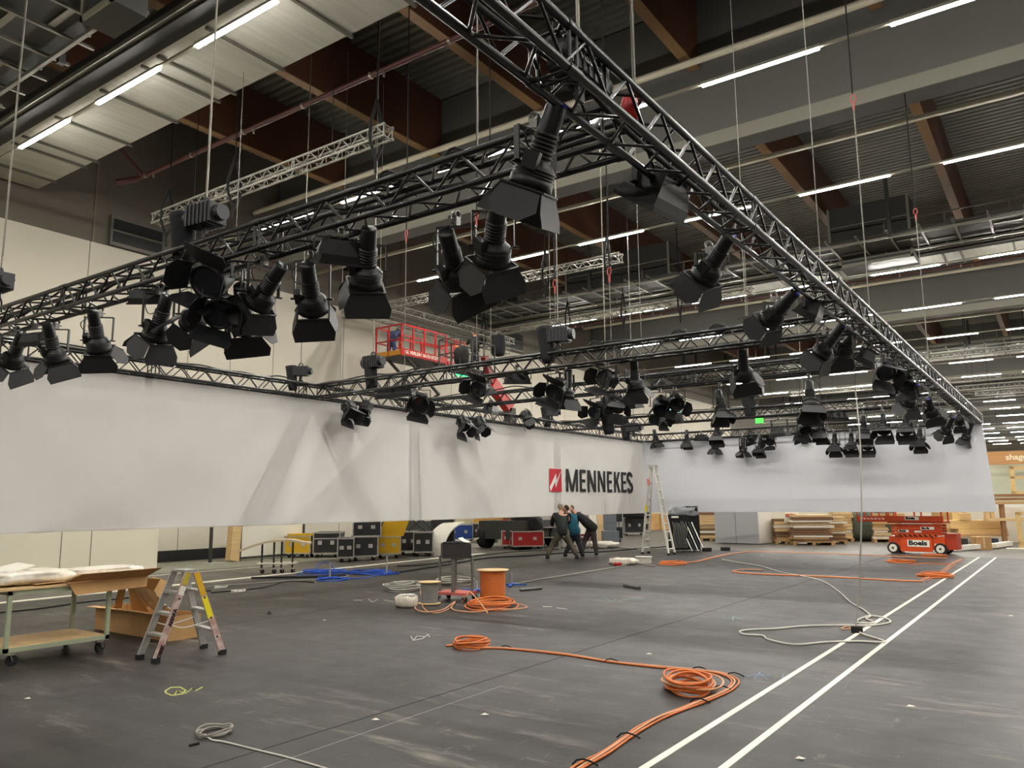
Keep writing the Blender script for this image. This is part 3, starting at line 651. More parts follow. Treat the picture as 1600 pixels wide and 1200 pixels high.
mo = put('motor', HO_M, t); mo.scale = (1.15, .8, .8); MB().cyl((0, 0, .14), (0, 0, ZG - P.z), .011, 5).build('chain', CHAINM, t)
MB().lathe([(0, .0), (.05, .0), (.06, .1), (.04, .16)], 10, None, (.62, .0, -.05)).build('hook_block', RED, t)
text_part('PLUS-C', .07, basis((1, 0, 0), (0, .3, .95), (0, -.95, .3), (-.13, -.095, -.03)), mat('letter_white', (230, 230, 226), 0.5), t, 1.0, .001)

# steel wires, ring hooks
HOOKM = mat('hook_red', (176, 60, 52), 0.4)
def wire(top, bot, plane, lab, r=.006, hook=None, ztop=None):
    f = (lambda p: at_y(*p, plane[1])) if plane[0] == 'Y' else (lambda p: at_x(*p, plane[1]))
    b = f(bot); t_ = Vector((b.x, b.y, ztop if ztop else ZG))
    if hook: t_.z = f(hook).z
    mbb = MB(b); mbb.cyl(b, t_, r, 5)
    o = single('steel_wire', mbb, STEEL, lab, 'wire', 'wires holding the black trusses', loc=b)
    if hook:
        h = MB(b); h.tube([t_ + Vector((.035 * math.cos(k_ * PI / 6), 0, .08 + .065 * math.sin(k_ * PI / 6))) for k_ in range(12)], .009, 5, True)
        h.cyl(t_ - Vector((0, 0, .10)), t_ + Vector((0, 0, .015)), .014, 6); h.build('ring_hook', HOOKM, o)
        MB(b).cyl(t_ + Vector((0, 0, .16)), (t_.x, t_.y, ZG), .012, 5).build('upper_sling', SLING, o)
wire(None, (632, 585), ('Y', YB), 'wire with red ring hook, left one before the second gangway', hook=(633, 372))
wire(None, (745, 562), ('Y', YB), 'wire with red ring hook above the big spotlights', hook=(742, 345))
wire(None, (767, 566), ('Y', YB), 'wire with small hook right of the red lift platform', hook=(766, 470))
wire(None, (868, 512), ('Y', YB + .02), 'wire with red ring ending at the middle chain hoist', hook=(857, 452))
wire(None, (955, 537), ('Y', YB), 'wire with orange ring hook under the silver truss end', hook=(951, 432))
wire(None, (1002, 528), ('Y', YB), 'long plain wire left of the third right-hand spotlight')
wire(None, (1169, 506), ('Y', YB), 'plain wire right of the third right-hand spotlight')
wire(None, (1282, 408), ('X', XRT), 'thin grey wire at the right truss, left of the pair')
wire(None, (1359, 486), ('X', XRT), 'bright wire with red shackle at the right truss', .009, hook=(1331, 158))
wire(None, (1452, 572), ('X', XRT), 'wire with red shackle at the right truss, farther one', .009, hook=(1430, 335))
wire(None, (5, 400), ('Y', YA), 'chain of the leftmost hoist up to the roof')
wire(None, (746, 235), ('Y', YA), 'dark wire holding the nearest cross truss'); wire(None, (531, 600), ('X', XLT), 'thin wire at the left truss before the white wall')
wire(None, (993, 160), ('X', XRT), 'dark wire at the right truss overhead')
wire(None, (592, 560), ('X', XLT - .3), 'thin wire beside the tall hoist before the white wall')
wire(None, (359, 578), ('X', XLT), 'thin wire at the left truss, left part')
# cable looms lying on the trusses
def loom(a, b, n, lab, r=.014, amp=.03):
    a, b = Vector(a), Vector(b); pts = []
    for i in range(n + 1):
        p = a.lerp(b, i / n); pts.append(p + Vector((random.uniform(-.02, .02), random.uniform(-.03, .03), abs(random.gauss(0, amp)))))
    single('cable_loom', MB().tube(smooth_path(pts, 4), r, 5), RUBBER, lab, 'cable', 'cables lying on the black trusses')
zt = TZ + HW + .03
loom((XLT, YA + .05, zt), (XRT, YA + .08, zt), 34, 'black cable lying along the nearest cross truss'); loom((XLT, YA - .08, TZ - .08), (XRT, YA - .04, TZ - .08), 30, 'black cable inside the nearest cross truss', .018, .05)
loom((XLT, YB, zt), (XRT, YB, zt), 26, 'black cable lying along the second cross truss'); loom((XLT, YC, zt), (XRT, YC, zt), 26, 'black cable lying along the third cross truss')
loom((XLT, YD, zt), (XRT, YD, zt), 20, 'black cable lying along the fourth cross truss'); loom((XRT, 0, TZ - .08), (XRT, YF, TZ - .08), 60, 'black cable inside the long right truss', .02, .03)
loom((XLT, YA, zt), (XLT, YF, zt), 50, 'black cable lying along the long left truss')
for i, (px, py) in enumerate(((610, 272), (715, 240), (930, 508), (1060, 512), (1120, 506))):
    p = at_y(px, py, YA if i < 2 else YB); p.z = zt
    b = MB(p); 
    for k in range(3): b.tube([p + Vector((.16 * math.cos(a) * (1 - .15 * k), .06 * math.sin(a), .03 * k + .02 * math.sin(3 * a))) for a in [2 * PI * j / 14 for j in range(14)]], .012, 5, True)
    single('cable_coil', b, RUBBER, 'small black cable coil on a cross truss, %s from the left' % NUM[i], 'cable coil', 'cable coils on the trusses', loc=p)

# ================================================================== BANNERS
BAN = mat('banner_cloth', (222, 218, 213), 0.85, bump=0.03, scale=2, var=0.015)
BAN2 = mat('banner_cloth_cool', (207, 208, 213), 0.85, bump=0.03, scale=2)
XB, ZB0, ZB1 = XLT - HW + .0, 1.245, TZ - HW + 0.01
def cloth(x0y0, x1y1, z0, z1, nx, nz, flare=0.0):
    b = MB(); a, c = Vector(x0y0), Vector(x1y1); n = Vector((c.y - a.y, a.x - c.x, 0)).normalized(); vs = []
    for i in range(nx + 1):
        for j in range(nz + 1):
            u, v = i / nx, j / nz; p = a.lerp(c, u); w_ = (1 - v)
            p = p + n * (.012 * math.sin(u * 31) * w_ + .006 * math.sin(u * 90 + v * 3) * w_) + (c - a).normalized() * flare * w_ * u ** 6
            vs.append((p.x, p.y, z0 + (z1 - z0) * v))
    fs = [(i * (nz + 1) + j, (i + 1) * (nz + 1) + j, (i + 1) * (nz + 1) + j + 1, i * (nz + 1) + j + 1) for i in range(nx) for j in range(nz)]
    b.add(vs, fs, True); return b
bl = tag(cloth((XB, YA - .3, 0), (XB, YF + HW, 0), ZB0, ZB1, 120, 10).build('banner', BAN), 'long white banner with company lettering hanging below the left truss', 'banner')
so = bl.modifiers.new('thick', 'SOLIDIFY'); so.thickness = .006; so.use_rim = False
MB().bb((XB - .006, YA - .3, ZB0 - .012), (XB + .006, YF + HW, ZB0 + .012)).build('bottom_hem', mat('hem', (206, 200, 190), 0.8), bl)
br_ = tag(cloth((XB, YF + HW + .02, 0), (XRT + HW, YF + HW + .02, 0), 1.27, ZB1, 90, 10, .14).build('banner', BAN2), 'plain pale grey-white banner hanging below the farthest truss', 'banner')
so = br_.modifiers.new('thick', 'SOLIDIFY'); so.thickness = .006; so.use_rim = False
# company mark on the left banner
Xf = XB + .022
INK = mat('letter_black', (18, 18, 20), 0.7); LRED = mat('logo_red', (206, 22, 48), 0.6)
a0, a1 = at_x(858.6, 750, Xf), at_x(877.6, 750, Xf); zt_, zb_ = at_x(868, 732.6, Xf).z, at_x(868, 768.2, Xf).z
lg = MB().bb((Xf - .003, a0.y, zb_), (Xf, a1.y, zt_)).build('logo_square', LRED, bl)
du, dv = a1.y - a0.y, zt_ - zb_
def lp(u, v): return (Xf, a0.y + du * u, zb_ + dv * v)
MB().prism([lp(.98, .95), lp(.5, .17), lp(.43, .43), lp(.07, .0), lp(.02, .2), lp(.52, .80), lp(.58, .50)], (.004, 0, 0)).build('logo_bolt', mat('logo_white', (236, 232, 226), 0.7), lg)
zc0 = at_x(936, 769.0, Xf).z; zc1 = at_x(936, 735.6, Xf).z; HT = zc1 - zc0
lt_ = MB()
def lq(a_, c_, w_, u0, u1):        # slanted stroke from (u,v) to (u,v), horizontal thickness w_
    P4 = [(a_[0], a_[1]), (a_[0] + w_, a_[1]), (c_[0] + w_, c_[1]), (c_[0], c_[1])]
    lt_.prism([(Xf, u0 + u * (u1 - u0), zc0 + v * HT) for u, v in P4], (.003 + random.random() * .002, 0, 0))
def glyph(ch, xa, xb):
    u0, u1 = at_x(850 + xa / 8.47, 752, Xf).y, at_x(850 + xb / 8.47, 752, Xf).y; g = lambda a_, c_, w_: lq(a_, c_, w_, u0, u1)
    if ch == 'M': g((0, 0), (0, 1), .17); g((.83, 0), (.83, 1), .17); g((.41, 0), (.0, 1), .19); g((.41, 0), (.81, 1), .19)
    if ch == 'E':
        g((0, 0), (0, 1), .34)
        for v in (0, .43, .86): g((0, v), (0, v + .14), 1.0 if v != .43 else .92)
    if ch == 'N': g((0, 0), (0, 1), .24); g((.76, 0), (.76, 1), .24); g((.70, 0), (.0, 1), .28)
    if ch == 'K': g((0, 0), (0, 1), .27); g((.18, .45), (.66, 1), .32); g((.68, 0), (.20, .62), .34)
    if ch == 'S':
        pts = []
        for i in range(15): t_ = i / 14; an = .15 + t_ * 4.4; pts.append((.5 + .36 * math.cos(an), .745 + .19 * math.sin(an)))
        for i in range(15): t_ = i / 14; an = 1.45 - t_ * 4.45; pts.append((.5 + .38 * math.cos(an), .25 + .19 * math.sin(an)))
        P3 = [Vector((u0 + u * (u1 - u0), zc0 + v * HT)) for u, v in pts]; hw = .15 * (u1 - u0)
        for i in range(len(P3) - 1):
            n_ = []
            for j in (i, i + 1):
                d_ = (P3[min(j + 1, len(P3) - 1)] - P3[max(j - 1, 0)]).normalized(); n_.append(Vector((-d_.y, d_.x)) * hw)
            q4 = [P3[i] - n_[0], P3[i + 1] - n_[1], P3[i + 1] + n_[1], P3[i] + n_[0]]; lt_.prism([(Xf, p_.x, p_.y) for p_ in q4], (.004, 0, 0))
for ch, xa, xb in (('M', 295, 450), ('E', 475, 553), ('N', 578, 688), ('N', 712, 812), ('E', 838, 900), ('K', 928, 1010), ('E', 1025, 1090), ('S', 1098, 1175)): glyph(ch, xa, xb)
lt_.build('lettering', INK, bl)

# ================================================================== FLOOR: tapes, marks, cables
def tape(a, b, w_, lab, z=.0075):
    a, b = Vector(a), Vector(b); n = Vector((b.y - a.y, a.x - b.x, 0)).normalized() * w_ / 2
    single('floor_tape', MB().prism([a - n, b - n, b + n, a + n], (0, 0, z)), TAPE, lab, 'tape', 'white tape lines on the floor')
tape((-2.28, 2.5, 0), (-2.28, 23.1, 0), .052, 'white tape line on the dark floor, left one of the near pair'); tape((-2.28, 23.25, 0), (-2.28, 26.15, 0), .052, 'short far piece of the left white tape line')
tape((-1.88, 2.5, 0), (-1.88, 26.3, 0), .052, 'white tape line on the dark floor, right one of the near pair')
tape((-14.61, -2, 0), (-15.96, 21, 0), .20, 'wide white stripe along the left edge of the dark floor')
tape((XI - 3.0, 6.5, 0), (XI - 2.9, 14.5, 0), .05, 'pale line on the floor before the white wall')
CHALK = mat('chalk_white', (198, 198, 190), 0.9); CHALKY = mat('chalk_yellow', (196, 200, 116), 0.9); CHALKG = mat('chalk_green', (128, 158, 146), 0.9)
def scribble(pxs, m, lab, r=.007):
    b = MB()
    for line in pxs: b.tube([at_z(x, y, .004) for x, y in line], r, 4)
    single('chalk_mark', b, m, lab, 'chalk mark', 'chalk marks on the dark floor')
scribble([[(258, 1080), (266, 1075), (282, 1074), (290, 1079), (284, 1085), (268, 1087), (259, 1083), (258, 1080)], [(272, 1088), (276, 1080), (290, 1084), (300, 1076), (305, 1080), (316, 1074)]], CHALKY, 'yellow chalk scribble left of the white coil', .008)
scribble([[(642, 994), (646, 1001), (660, 998), (668, 992)], [(646, 1001), (651, 994), (664, 995)], [(668, 991), (672, 996)]], CHALK, 'small white chalk square before the cable drums')
scribble([[(1166, 1058), (1182, 1054), (1208, 1057)], [(1178, 1062), (1188, 1050)], [(1184, 1050), (1200, 1064)], [(1224, 1053), (1222, 1060)]], mat('chalk_blue', (130, 146, 166), 0.9), 'bluish chalk star right of the orange cable corner')
scribble([[(930, 938), (944, 934), (958, 941), (962, 936)], [(966, 939), (984, 935), (1006, 937)]], CHALKG, 'greenish chalk writing on the middle of the floor')
scribble([[(1135, 967), (1148, 965), (1162, 968)], [(1146, 963), (1145, 970)]], CHALKG, 'small green chalk cross left of the white floor cable')
scribble([[(552, 938), (566, 938)], [(576, 936), (582, 941), (590, 937)], [(600, 938), (616, 940)]], CHALK, 'row of white chalk dashes left of the white bucket')
scribble([[(848, 948), (862, 948)], [(870, 950), (886, 952)]], CHALK, 'white chalk dashes right of the orange drum')
scribble([[(410, 1200), (450, 1186), (560, 1148), (785, 1071.5)]], CHALK, 'long thin white chalk line on the near floor', .0014)
PAPER = mat('paper_scrap', (232, 228, 212), 0.8)
for i, (x, y, lab) in enumerate(((42, 1093, 'white paper scrap at the left near edge'), (586, 1126, 'white paper scrap right of the white coil'), (1423, 1105, 'larger white scrap right of the tape lines'), (1014, 1023, 'tiny scrap above the orange corner'),
                                 (506, 970, 'tiny scrap on the middle floor'), (757, 1118, 'tiny scrap below the first orange coil'), (1250, 1187, 'tiny scrap between the tapes'), (1580, 963, 'scrap at the right edge'), (1190, 868, 'white scrap left of the white wheel'), (1180, 853, 'white scraps before the pale cabinet'))):
    p = at_z(x, y, 0); b = MB(p)
    b.add([p + Vector(v) for v in ((-.03, -.012, .005), (.018, -.024, .012), (.034, .018, .008), (-.014, .022, .014), (0, 0, .016))], [(0, 1, 4), (1, 2, 4), (2, 3, 4), (3, 0, 4), (3, 2, 1, 0)])
    single('paper_scrap', b, PAPER, lab, 'scrap', 'paper scraps on the floor', loc=p)

def floor_cable(px, m, lab, r=.011, z=.015, n=1, spread=.03, name='floor_cable', grp='cables on the dark floor', jit=.006):
    pts = [at_z(x, y, z) for x, y in px]
    if n == 1:
        return single(name, MB().tube(smooth_path([p + Vector((random.gauss(0, jit), random.gauss(0, jit), 0)) for p in pts]), r, 6), m, lab, 'cable', grp)
    t = thing(name, lab, 'cable', (pts[0].x, pts[0].y, 0), 0, grp)
    for k in range(n):
        off = (k - (n - 1) / 2) * spread; q = []
        for i, p in enumerate(pts):
            a, c = pts[max(0, i - 1)], pts[min(len(pts) - 1, i + 1)]; d = (c - a).normalized(); nn = Vector((-d.y, d.x, 0))
            q.append(p + nn * (off + random.gauss(0, jit)) + Vector((0, 0, .004 * (k % 2))))
        MB(t.location).tube(smooth_path(q), r, 6).build('strand', m[k % len(m)] if isinstance(m, list) else m, t)
    return t
def coil(cx, cy, rad, m, lab, loops=5, r=.011, sq=1.0, ang=0.0, grp='cable coils on the floor', rnd=.05, z0=.012):
    c = at_z(cx, cy, 0); b = MB(c)
    for k in range(loops):
        e = rad * (1 + random.uniform(-1, 1) * rnd * 2); ox, oy = random.gauss(0, rad * rnd), random.gauss(0, rad * rnd); ph = random.uniform(0, 6)
        b.tube([c + Vector((ox + e * math.cos(t) * math.cos(ang) - e * sq * math.sin(t) * math.sin(ang), oy + e * math.cos(t) * math.sin(ang) + e * sq * math.sin(t) * math.cos(ang),
                z0 + r * 1.2 * k + .012 * math.sin(t * 2 + ph))) for t in [2 * PI * j / 26 for j in range(26)]], r, 6, True)
    return single('cable_coil', b, m, lab, 'cable coil', grp, loc=c)
floor_cable([(697, 1009), (715, 1008), (745, 1012), (790, 1013), (880, 1022), (955, 1034), (1020, 1041), (1080, 1046), (1125, 1052), (1148, 1063), (1140, 1076), (1116, 1088), (1090, 1098), (1060, 1110), (1030, 1122), (1000, 1138), (980, 1152), (945, 1176), (912, 1194), (880, 1216)],
            [CABLEO, CABLEP, CABLEO], 'bundle of orange cables turning a corner on the near floor', .0085, .013, 3, .024, 'orange_cable_run')
coil(737, 1010, .18, CABLEO, 'orange cable coil at the left end of the near orange run', 6, .011, 1.3, .3)
coil(1076, 1078, .18, CABLEO, 'orange cable coil inside the corner of the near orange run', 9, .011, 1.5, .5, rnd=.09)
coil(1080, 1076, .24, CABLEP, 'loose pale loops over the coil in the orange corner', 2, .009, 1.2, .4, rnd=.08, z0=.06)
TIE = mat('black_tie', (16, 16, 16), 0.8)
for i, (x, y) in enumerate(((790, 1013), (955, 1034), (1092, 1047), (1147, 1056), (1127, 1077), (1092, 1097), (980, 1152), (912, 1194), (1346, 904))):
    p = at_z(x, y, .01); b = MB(p); b.tube([p + Vector(v) for v in ((-.065, -.03, -.005), (-.04, -.015, .022), (0, 0, .03), (.04, .01, .022), (.08, .04, -.004))], .006, 5)
    single('cable_tie', b, TIE, 'black tie strap on the orange cables, %s from the first coil' % NUM[i], 'cable tie', 'tie straps on the orange cables', loc=p)
floor_cable([(1192, 891), (1160, 890), (1144, 893), (1170, 896), (1212, 898), (1290, 901), (1344, 904), (1400, 907), (1442, 908.5)], [CABLEO, CABLEP], 'long straight orange cable before the orange lift', .012, .016, 2, .03, 'orange_cable_run')
floor_cable([(1442, 908), (1450, 903), (1468, 896), (1480, 888), (1489, 881), (1503, 874)], [CABLEO, CABLEP, CABLEO], 'orange cables running up to the far tape ends', .010, .014, 3, .05, 'orange_cable_run')
coil(1461, 902, .30, CABLEO, 'orange cable coil at the left far tape line', 6, .012, .8, .2, rnd=.08)
coil(1409, 879, .34, CABLEO, 'flat orange cable coil before the orange lift', 4, .013, .6, .2, rnd=.06); coil(1460, 869, .34, CABLEO, 'far orange cable coil by the right wheel of the lift', 3, .012, .6, .2)
coil(1052, 882, .30, CABLEO, 'orange cable coil near the tall ladder', 6, .010, 1.2, .2, rnd=.1)
floor_cable([(1068, 880), (1090, 877), (1110, 872), (1138, 866), (1170, 862)], [CABLEO, CABLEP], 'orange cable from the coil near the ladder to the floor edge', .011, .015, 2, .05, 'orange_cable_run')
floor_cable([(1170, 862), (1230, 863), (1290, 865), (1340, 867), (1390, 869), (1480, 872)], [CABLEP, CABLEO], 'orange cable lying along the far edge of the dark floor', .010, .012, 2, .08, 'orange_cable_run')
floor_cable([(1487, 881), (1465, 881), (1444, 880), (1420, 883)], CABLEO, 'short orange cable between two far coils', .012)
# near white cable
coil(335, 1147, .105, GREYCABLE, 'white cable coil on the near floor', 4, .0065, 1.25, .3, rnd=.03)
floor_cable([(318, 1148), (330, 1156), (352, 1159), (400, 1172), (450, 1184), (515, 1202)], mat('white_cable', (214, 210, 200), 0.5), 'white cable running off the bottom edge', .0065, .01)
floor_cable([(296, 1165), (303, 1163), (312, 1161)], TIE, 'short black strap end beside the white coil', .008, .01)
# loose white cable hanging from the right truss and looping on the floor
WC = bpy.data.materials['white_cable']
top = at_x(1332, 524, XRT - .12); mid = [at_y(1336, 600, 12.6), at_y(1344, 690, 11.6), at_y(1346, 800, 11.0), at_y(1343, 900, 10.9)]
pts = [top] + mid + [at_z(1337, 984, .02)]
o = single('hanging_cable', MB().tube(smooth_path(pts, 8), .011, 6), GREYCABLE, 'pale cable hanging from the right truss down to the dark floor', 'cable')
MB().box(at_z(1339, 984, .04), (.12, .09, .08)).build('plug', TIE, o)
floor_cable([(1337, 985), (1350, 991), (1382, 1003), (1340, 1002), (1290, 1003), (1240, 1007), (1200, 999), (1190, 993), (1165, 991), (1157, 987), (1170, 984), (1210, 982), (1260, 978), (1310, 977), (1360, 977), (1385, 974), (1391, 970), (1380, 965), (1360, 962),
             (1342, 967), (1338, 972), (1350, 974), (1368, 973), (1356, 968), (1354, 966), (1360, 962), (1348, 952), (1330, 941), (1310, 923), (1285, 908), (1255, 900), (1220, 894), (1190, 885), (1150, 878), (1128, 874)], WC, 'long loose pale cable looping over the left tape line', .011, .018, name='loose_cable')
floor_cable([(1316, 982), (1322, 979), (1330, 981), (1322, 984), (1314, 983)], CABLEP, 'small yellowish cable loop beside the hanging plug', .007, .012)
# grey cable line across the middle, dark cables behind
floor_cable([(792, 915), (840, 906), (878, 900), (915, 894), (952, 888), (975, 883), (992, 880), (1024, 885)], [mat('cable_mid_grey', (120, 116, 108), .7), GREYCABLE], 'grey cables running from the centre cart to the white bundle', .010, .014, 2, .05, 'grey_cable_run')
floor_cable([(0, 957), (60, 951), (130, 941), (190, 935), (260, 927), (330, 923)], RUBBER, 'black cable behind the work table and step ladder', .012, .014)
floor_cable([(320, 917), (345, 915), (390, 912), (440, 908), (500, 905), (545, 900)], GREYCABLE, 'thin grey cable before the bench, near one', .01, .014)
floor_cable([(330, 926), (365, 923), (410, 918), (450, 908), (490, 910)], RUBBER, 'thin dark cable before the bench, second one', .01, .014)
floor_cable([(392, 903), (430, 902), (500, 901), (540, 899)], RUBBER, 'thick black cable joining the blue coils from the left', .022, .03)
for i, (x, y) in enumerate(((345, 919), (372, 925))): coil(x, y, .12, WC, 'small white cable loop left of the blue cables, %s' % ('upper', 'lower')[i], 2, .012, 1, 0)
floor_cable([(560, 893), (610, 895), (660, 888), (700, 882), (760, 872), (830, 868), (880, 864), (940, 862), (1000, 857), (1070, 852)], RUBBER, 'black cable along the back of the floor, past the three men', .022, .025)
floor_cable([(620, 884), (680, 880), (740, 869), (800, 862), (850, 859), (900, 853)], mat('dark_grey_cable', (70, 68, 62), 0.7), 'dark grey cable along the back edge, behind the black box', .026, .03)
floor_cable([(940, 850), (975, 856), (1010, 858), (1060, 857), (1062, 862)], GREYCABLE, 'grey cable past the feet of the tall ladder', .02, .02)
coil(510, 896, .55, BLUECABLE, 'heap of blue cable, left heap', 6, .011, .6, .9, rnd=.14); coil(585, 897, .5, BLUECABLE, 'heap of blue cable, right heap', 6, .011, .5, .9, rnd=.14)
coil(520, 907, .35, BLUECABLE, 'open loop of blue cable before the left heap', 2, .010, .7, .9, rnd=.1)
floor_cable([(500, 893), (494, 884), (503, 879), (516, 880), (523, 890)], BLUECABLE, 'blue cable arching up from the left heap', .012, .05)
floor_cable([(535, 902), (560, 904), (590, 899), (612, 897)], BLUECABLE, 'blue cable joining the two blue heaps', .010)
coil(630, 922, .30, GREYCABLE, 'messy grey cable heap left of the grey drum', 8, .014, 1.2, .8, rnd=.18); coil(712, 913, .30, GREYCABLE, 'grey cable heap behind the grey poles', 6, .016, 1.2, .6, rnd=.15)

# ================================================================== NEAR LEFT: work table, cardboard, step ladder
def caster(parent, x, y, z, r=.06, yaw=0.0, name='caster'):
    b = MB(); m3 = Matrix.Rotation(yaw, 3, 'Z')
    b.bar(Vector((x, y, z)), Vector((x, y, z - .035)), .07, .07); q = m3 @ Vector((.02, 0, 0))
    for s in (-1, 1):
        o_ = m3 @ Vector((0, s * .028, 0)); b.bar(Vector((x, y, z - .03)) + o_, Vector((x, y, r)) + o_ + q, .05, .004)
    c = b.build(name, ALU, parent); w_ = MB(); a = m3 @ Vector((0, .018, 0)); ctr = Vector((x, y, r)) + q
    w_.cyl(ctr - a, ctr + a, r, 16); w_.build('wheel', RUBBER, c); return c
tx0, tx1, ty0, ty1 = -9.78, -8.96, 3.78, 4.85
T = thing('work_table_trolley', 'pale green two-shelf steel trolley with wooden boards and black casters', 'trolley', (tx0, ty0, 0))
W_, D_ = tx1 - tx0, ty1 - ty0
for x in (0.02, W_ - .02):
    for y in (0.02, D_ - .02): MB().bb((x - .02, y - .02, .14), (x + .02, y + .02, .74)).build('leg', GREEN, T)
for z, nm in ((.17, 'lower_frame'), (.74, 'upper_frame')):
    f = MB()
    for y in (0, D_ - .03): f.bb((0, y, z - .025), (W_, y + .03, z + .02))
    for x in (0, W_ - .03): f.bb((x, 0, z - .025), (x + .03, D_, z + .02))
    f.build(nm, GREEN, T)
MB().bb((.03, .03, .17), (W_ - .03, D_ - .03, .198)).build('lower_board', PINE, T); MB().bb((-.03, -.2, .76), (W_ + .02, D_ + .02, .785)).build('upper_board', PINE, T)
for i, (x, y) in enumerate(((.06, .06), (W_ - .06, .08), (W_ - .06, D_ - .08), (.06, D_ - .1))): caster(T, x, y, .15, .058, .9 + .5 * i)
def sheet(name, pts, m, lab, th=.006, grp=None, cat='cardboard', m2=None):
    """folded board: list of quads (world corners)"""
    b = MB()
    for q in pts:
        q = [Vector(p) for p in q]; n = (q[1] - q[0]).cross(q[2] - q[1]).normalized() * th; b.prism(q, n)
    return single(name, b, m, lab, cat, grp)
zt_ = .79
sheet('cardboard_sheet', [[(-9.35, 4.35, zt_ + .01), (-8.93, 4.35, zt_ + .0), (-8.93, 5.25, zt_ + .01), (-9.35, 5.25, zt_ + .03)], [(-8.93, 4.35, zt_), (-8.83, 4.38, zt_ - .12), (-8.83, 5.18, zt_ - .1), (-8.93, 5.25, zt_ + .01)], [(-8.93, 4.3, zt_ + .01), (-8.75, 4.4, zt_ + .10), (-8.72, 5.3, zt_ + .11), (-8.93, 5.25, zt_ + .012)],
       [(-9.35, 4.0, zt_ + .01), (-8.98, 4.05, zt_ + .01), (-8.98, 4.33, zt_ + .02), (-9.35, 4.33, zt_ + .02)]], CARD, 'brown folded cardboard with raised flap on the trolley top')
sheet('cardboard_sheet', [[(-9.95, 3.9, zt_ + .1), (-9.75, 3.9, zt_ + .1), (-9.85, 5.5, zt_ + .07), (-10.1, 5.4, zt_ + .07)], [(-9.95, 3.9, zt_), (-9.95, 3.9, zt_ + .1), (-10.0, 5.3, zt_ + .07), (-10.0, 5.3, zt_)]], CARDD, 'long light brown cardboard edge behind the wrapped parcel')
def lumpy(c, s, n1, n2, amp, m, name, lab, cat, seed=1, lbl=None):
    rnd = random.Random(seed); c = Vector(c); b = MB(c); vs = []
    for j in range(n2 + 1):
        for i in range(n1):
            a, t = 2 * PI * i / n1, PI * j / n2; e = .45
            cx, cy, cz = math.sin(t) * math.cos(a), math.sin(t) * math.sin(a), math.cos(t)
            v = Vector((math.copysign(abs(cx) ** e, cx) * s[0], math.copysign(abs(cy) ** e, cy) * s[1], math.copysign(abs(cz) ** .6, cz) * s[2]))
            v *= 1 + rnd.uniform(-amp, amp); v.z = max(v.z, -s[2]); vs.append(c + v)
    b.add(vs, [(j * n1 + i, j * n1 + (i + 1) % n1, (j + 1) * n1 + (i + 1) % n1, (j + 1) * n1 + i) for j in range(n2) for i in range(n1)], True)
    return single(name, b, m, lab, cat, loc=c)
lumpy((-9.4, 4.1, zt_ + .075), (.36, .42, .07), 30, 12, .10, FILM, 'wrapped_parcel', 'crumpled plastic-wrapped parcel on the trolley top', 'parcel', 2)
lumpy((-9.52, 4.95, zt_ + .07), (.25, .5, .045), 26, 10, .10, FILM, 'wrapped_parcel', 'second flat wrapped parcel at the far end of the trolley top', 'parcel', 4)
sheet('board', [[(-9.75, 3.5, zt_ + .06), (-9.2, 3.5, zt_ + .02), (-9.25, 4.15, zt_ + .19), (-9.7, 4.15, zt_ + .2)]], WHITE, 'white board leaning at the left picture edge on the trolley', .01, cat='board')
# open carton behind, with film sheet sliding out
p0, p1 = at_z(148, 983, 0), at_z(262, 1003, 0); dvec = (p1 - p0); nv = Vector((-dvec.y, dvec.x, 0)).normalized()
if nv.dot(FWD) < 0: nv = -nv
up_ = Vector((0, 0, .30)); bw = nv * .42
cb = MB(p0); th = .006
def wall_(b, a, c, h, t=.006):
    a, c = Vector(a), Vector(c); n = Vector((c.y - a.y, a.x - c.x, 0)).normalized() * t; b.prism([a, c, c + Vector(h), a + Vector(h)], n)
K = thing('open_carton', 'long open cardboard carton on the floor behind the step ladder', 'carton', p0)
wall_(cb, p0, p1, (0, 0, .29)); wall_(cb, p1, p1 + bw, (0, 0, .29)); wall_(cb, p1 + bw, p0 + bw, (0, 0, .29)); wall_(cb, p0 + bw, p0, (0, 0, .29)); cb.prism([p0, p1, p1 + bw, p0 + bw], (0, 0, .006)); cb.build('carton_body', CARD, K)
fl = MB(p0); fl.prism([p0 + up_, p1 + up_, p1 + up_ - nv * .08 + Vector((0, 0, .02)), p0 + up_ - nv * .12 - dvec.normalized() * .03], (0, 0, .005)); fl.build('flap', CARDD, K)
fl = MB(p0); q = p0 + bw + dvec * .12; fl.prism([q + Vector((0, 0, .28)), q + dvec * .3 + Vector((0, 0, .28)), q + dvec * .33 + nv * .1 + Vector((0, 0, .62)), q + dvec * .1 + nv * .12 + Vector((0, 0, .66))], nv * .006); fl.build('flap', CARDD, K)
def film_sheet():
    A = Vector((-9.75, 5.55, .80)); Bq = at_z(248, 950, .30); b = MB(A); vs = []; n, m_ = 14, 10; dd = Bq - A; s = Vector((-dd.y, dd.x, 0)).normalized() * .22
    r = random.Random(5)
    for i in range(n + 1):
        for j in range(m_ + 1):
            u, v = i / n, j / m_ - .5
            vs.append(A + dd * u + s * v * 2 * (.8 + .3 * u) + Vector((0, 0, -.05 * math.sin(u * PI) + .03 * math.cos(v * 19) + r.uniform(-.012, .012))))
    b.add(vs, [(i * (m_ + 1) + j, (i + 1) * (m_ + 1) + j, (i + 1) * (m_ + 1) + j + 1, i * (m_ + 1) + j + 1) for i in range(n) for j in range(m_)], True)
    o_ = single('plastic_wrap', b, FILM, 'pleated translucent wrap sliding from the trolley into the open carton', 'plastic wrap', loc=A)
    so_ = o_.modifiers.new('t', 'SOLIDIFY'); so_.thickness = .006; so_.use_rim = False
film_sheet()
